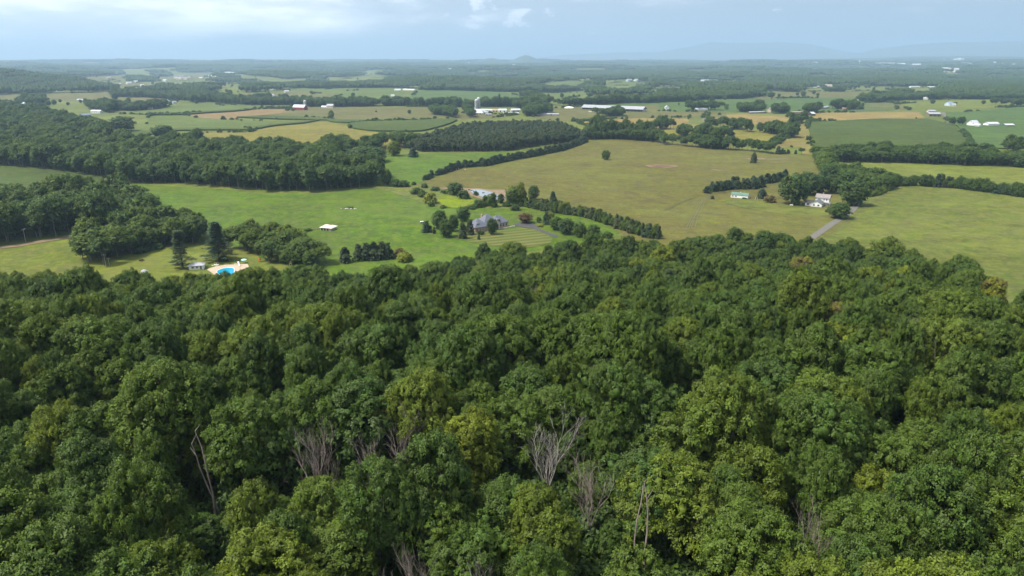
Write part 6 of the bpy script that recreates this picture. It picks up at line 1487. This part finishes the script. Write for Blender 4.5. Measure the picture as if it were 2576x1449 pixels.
for i in range(26):
    speck(3, *[(1990 + r.uniform(0, 150), 68 + r.uniform(0, 12)), (2300 + r.uniform(0, 230), 104 + r.uniform(0, 20)), (2025 + r.uniform(0, 60), 157 + r.uniform(0, 6)), (2100 + r.uniform(0, 90), 108 + r.uniform(0, 8))][i % 4], r.uniform(10, 26), 24, 'small pale block in the hazy town at right', 'small pale blocks of the hazy town', r.choice([M_WHITE, M_BUFF]), M_WROOF, 'town_building')
for i in range(12): speck(2, 1300 + r.uniform(-60, 160), 112 + r.uniform(-10, 10), r.uniform(10, 30), 20, 'pale speck of a building below the two round hills', 'pale buildings below the two round hills', M_WHITE, M_WROOF, 'town_building')
for (x, y, w) in [(955, 150, 40), (630, 180, 20), (690, 185, 20), (1730, 165, 30), (2280, 92, 26), (850, 145, 20)]: speck(2, x, y, w, 9, 'tiny white building in the far central woods', 'tiny white buildings in the central woods')
def water_tower(v, x, y, h, lb):
    wx, wy = G(v, x, y); o = root('water_tower', wx, wy, 0, lb, 'water tower'); b = MB(); b.lathe([(h * .06, 0), (h * .045, h * .7)], 10); part('shaft', b, M_WHITE, o)
    b = MB(); b.lathe([(h * .05, h * .68), (h * .19, h * .78), (h * .19, h * .92), (h * .1, h), (.1, h * 1.02)], 14); part('tank', b, M_WHITE, o)
water_tower(2, 1000, 112, 55, 'slim white tower on the horizon left of the two round hills'); water_tower(3, 1388, 108, 60, 'white water tower on the right horizon')

# alike ones in a group are told apart by their order from left to right
GR = {}
for o in bpy.data.objects:
    if o.parent is None and o.get('group') and o.name.split('.')[0] in ('village_house', 'poultry_shed', 'warehouse', 'town_building', 'calf_hutch'): GR.setdefault(o['label'], []).append(o)
for lb, l in GR.items():
    if len(l) > 1:
        l.sort(key=lambda o: o.location.x / o.location.y)
        for i, o in enumerate(l): o['label'] = lb + ', %d%s from left' % (i + 1, {1: 'st', 2: 'nd', 3: 'rd'}.get((i + 1) % 10 if (i + 1) not in (11, 12, 13) else 0, 'th'))

# pylons and their cables
def pylon(v, x, y, h, lb, rz=.3):
    wx, wy = G(v, x, y); z = float(H(wx, wy)); o = root('power_pylon', wx, wy, rz, lb, 'pylon', z=z); b = MB(); w0, w1 = h * .12, h * .03
    cs = lambda t: [(sx * (w0 + (w1 - w0) * min(1, t / .75)), sy * (w0 + (w1 - w0) * min(1, t / .75)), h * t) for sx, sy in ((-1, -1), (1, -1), (1, 1), (-1, 1))]
    ts = [0, .2, .38, .52, .64, .75, .9]
    for t0, t1 in zip(ts, ts[1:]):
        A, B = cs(t0), cs(t1)
        for i in range(4): b.tube(A[i], B[i], .22, .22, 4, False); b.tube(A[i], B[(i + 1) % 4], .12, .12, 3, False); b.tube(A[(i + 1) % 4], B[i], .12, .12, 3, False)
    part('lattice', b, M_STEEL, o)
    for t in (.68, .80, .92): b = MB(); b.tube((-h * .16, 0, h * t), (h * .16, 0, h * t), .2, .2, 4); b.tube((-h * .16, 0, h * t), (0, 0, h * t + 1.8), .12, .12, 3); b.tube((h * .16, 0, h * t), (0, 0, h * t + 1.8), .12, .12, 3); part('crossarm', b, M_STEEL, o)
    return wx, wy, z, h
PY = [pylon(2, 240, 282, 34, 'lattice pylon in the far tree belt, left of centre'), pylon(2, 1090, 302, 36, 'lattice pylon in front of the dark slope beyond the silos'), pylon(2, 2270, 275, 40, 'faint lattice pylon in the far woods right of centre'),
      pylon(3, 775, 302, 46, 'tall lattice pylon above the far slope, left of the two right hand ones'), pylon(3, 1572, 296, 46, 'tall lattice pylon in the wood behind the far green field')]
for (a_, b_) in ((0, 1), (1, 3), (3, 4)):
    b = MB(); p_, q_ = PY[a_], PY[b_]
    for t in (.68, .80, .92):
        for s in (-5, 5):
            pr0 = None
            for k in range(17):
                u = k / 16; c_ = Vector((p_[0] + (q_[0] - p_[0]) * u, p_[1] + (q_[1] - p_[1]) * u + s, p_[2] + p_[3] * t + (q_[2] + q_[3] * t - p_[2] - p_[3] * t) * u - 4 * u * (1 - u) * 14))
                if pr0 is not None: b.tube(pr0, c_, .07, .07, 3, False)
                pr0 = c_
    tag(b.obj('power_cable', M_WROOF), ['set of cables between the two left pylons', 'set of cables crossing the centre between pylons', 'set of cables between the two right hand pylons'][[0, 1, 3].index(a_)], 'power cable')

q, sc = far_points()
rr_ = np.random.default_rng(3)
stuff_trees('far_woods', q, sc * rr_.uniform(.9, 1.15, len(q)), rr_.uniform(.8, 1.5, len(q)) * np.clip(sc * .75, 1.0, 1.4), rr_.uniform(.0, .3, len(q)), FARP, 'wooded country fading to blue below the horizon', 'woods')

# scattered trees and overgrown field edges of the far country
r2 = np.random.default_rng(12)
aa = r2.uniform(-.72, .72, 3200); dd = 2250 * np.exp(r2.uniform(0, 1.15, 3200)); X = np.sin(aa) * dd; Y = np.cos(aa) * dd
kk = (np.sin(X / 130 + 1) * np.sin(Y / 170) + r2.normal(0, .45, len(X)) > .25)
for pg in OPEN:
    if 2300 < np.hypot(*pg.mean(0)) < 9000: kk &= ~inside(pg, X, Y) | (r2.uniform(size=len(X)) < .12)
    elif np.hypot(*pg.mean(0)) <= 2300: kk &= ~inside(pg, X, Y)
X, Y = X[kk], Y[kk]; n_ = len(X); sc_ = r2.uniform(.55, 1.1, n_)
stuff_trees('scattered_trees', np.stack([X, Y], -1), sc_, sc_ * r2.uniform(.8, 1.1, n_), r2.uniform(0, .4, n_), OPENG, 'scattered trees and thickets over the far open country', 'trees')
E = []
for pg in OPEN:
    dc = np.hypot(*pg.mean(0))
    if 1150 < dc < 6500:
        for i in range(len(pg)):
            a_, b_ = pg[i], pg[(i + 1) % len(pg)]; L_ = np.hypot(*(b_ - a_)); u_ = (np.arange(int(L_ / 5)) + .5) / max(1, int(L_ / 5))
            E.append(a_ + (b_ - a_) * u_[:, None])
E = np.concatenate(E); E = E + r2.normal(0, 1.6, E.shape)
kk = (np.sin(E[:, 0] / 61 + 2) * np.sin(E[:, 1] / 83 + 1) + r2.normal(0, .25, len(E)) > .42); E = E[kk]; n_ = len(E); sc_ = r2.uniform(.5, 1.5, n_)
stuff_trees('field_edge_bushes', E, sc_, sc_ * r2.uniform(.7, 1.2, n_), r2.uniform(0, .4, n_), SHRUB, 'ragged bushes along the far field edges', 'bushes')

# ------------------------------------------------------------------ hills on the horizon, haze
M_HILL = plain('wooded mountain side', (.04, .065, .03), .95, (.05, .08, .035), .002)
def ridge(name, prof, D, depth, lb=None):
    """a mountain ridge: profile given as (picture x, picture y) of its skyline, standing at distance D"""
    xs = np.linspace(prof[0][0], prof[-1][0], 160); ys = np.interp(xs, [p[0] for p in prof], [p[1] for p in prof]); r = np.random.default_rng(int(D))
    v = []; ks = np.linspace(-1, 1, 17)
    n_ = np.convolve(r.normal(0, 1, 240), np.ones(9) / 9, 'same')[:160] * 1.6
    for i, (x, y) in enumerate(zip(xs, ys)):
        d = ray(x, y + n_[i]); t = D / math.hypot(d[0], d[1]); top = CAM_Z + d[2] * t; g = 40.
        for k in ks:
            s = (D + k * depth) / D; w = math.cos(k * math.pi / 2) ** 1.3; v.append((d[0] * t * s, d[1] * t * s, g - 60 + (top - g + 60) * w * (1 + .06 * math.sin(i * .5 + k * 6) * (1 - w) * 2)))
    m = len(ks); f = [(i * m + j, (i + 1) * m + j, (i + 1) * m + j + 1, i * m + j + 1) for i in range(159) for j in range(m - 1)]
    me = bpy.data.meshes.new(name); me.from_pydata(v, [], f); me.materials.append(M_HILL); me.polygons.foreach_set('use_smooth', np.ones(len(f), bool)); struct(link(name, me))
ridge('mountains', [(1300, 152), (1420, 138), (1560, 131), (1660, 130), (1740, 117), (1790, 106), (1900, 110), (1960, 106), (2040, 112), (2100, 126), (2160, 135), (2200, 124), (2290, 112), (2400, 105), (2500, 104), (2600, 103), (2900, 112), (3300, 130)], 33000, 3800)
ridge('hills', [(-400, 160), (0, 158), (60, 155), (140, 153), (220, 158), (330, 157), (480, 160), (600, 154), (680, 149), (760, 150), (850, 147), (960, 150), (1050, 151), (1130, 153), (1200, 156), (1500, 156), (1600, 152), (1800, 153), (2000, 150), (2200, 146), (2300, 142), (2450, 141), (2576, 143), (2900, 146)], 18500, 1500)

ridge('hills', [(1150, 166), (1190, 160), (1205, 152), (1222, 148), (1240, 146), (1258, 150), (1275, 156), (1290, 150), (1305, 144), (1322, 139), (1332, 140), (1350, 148), (1375, 154), (1410, 158), (1450, 166)], 14500, 900)
hz = MB().box(-41000, 41000, -41000, 41000, -60, 1180).obj('haze', None)
hz.data.materials.clear(); struct(hz, 'stuff')
hm = bpy.data.materials.new('haze'); hm.use_nodes = True; t = hm.node_tree; t.nodes.clear()
oo = t.nodes.new('ShaderNodeOutputMaterial'); pv = t.nodes.new('ShaderNodeVolumePrincipled')
pv.inputs['Color'].default_value = (HAZE_COL[0], HAZE_COL[1], HAZE_COL[2], 1); pv.inputs['Density'].default_value = HAZE_D; pv.inputs['Anisotropy'].default_value = .2
pv.inputs['Density Attribute'].default_value = ''
t.links.new(pv.outputs[0], oo.inputs['Volume']); hz.data.materials.append(hm)
hm.cycles.homogeneous_volume = True
hz['label'] = 'pale blue summer haze over the whole valley'
bpy.context.view_layer.update()
print('TRIS', sum(len(m.polygons) for m in bpy.data.meshes))
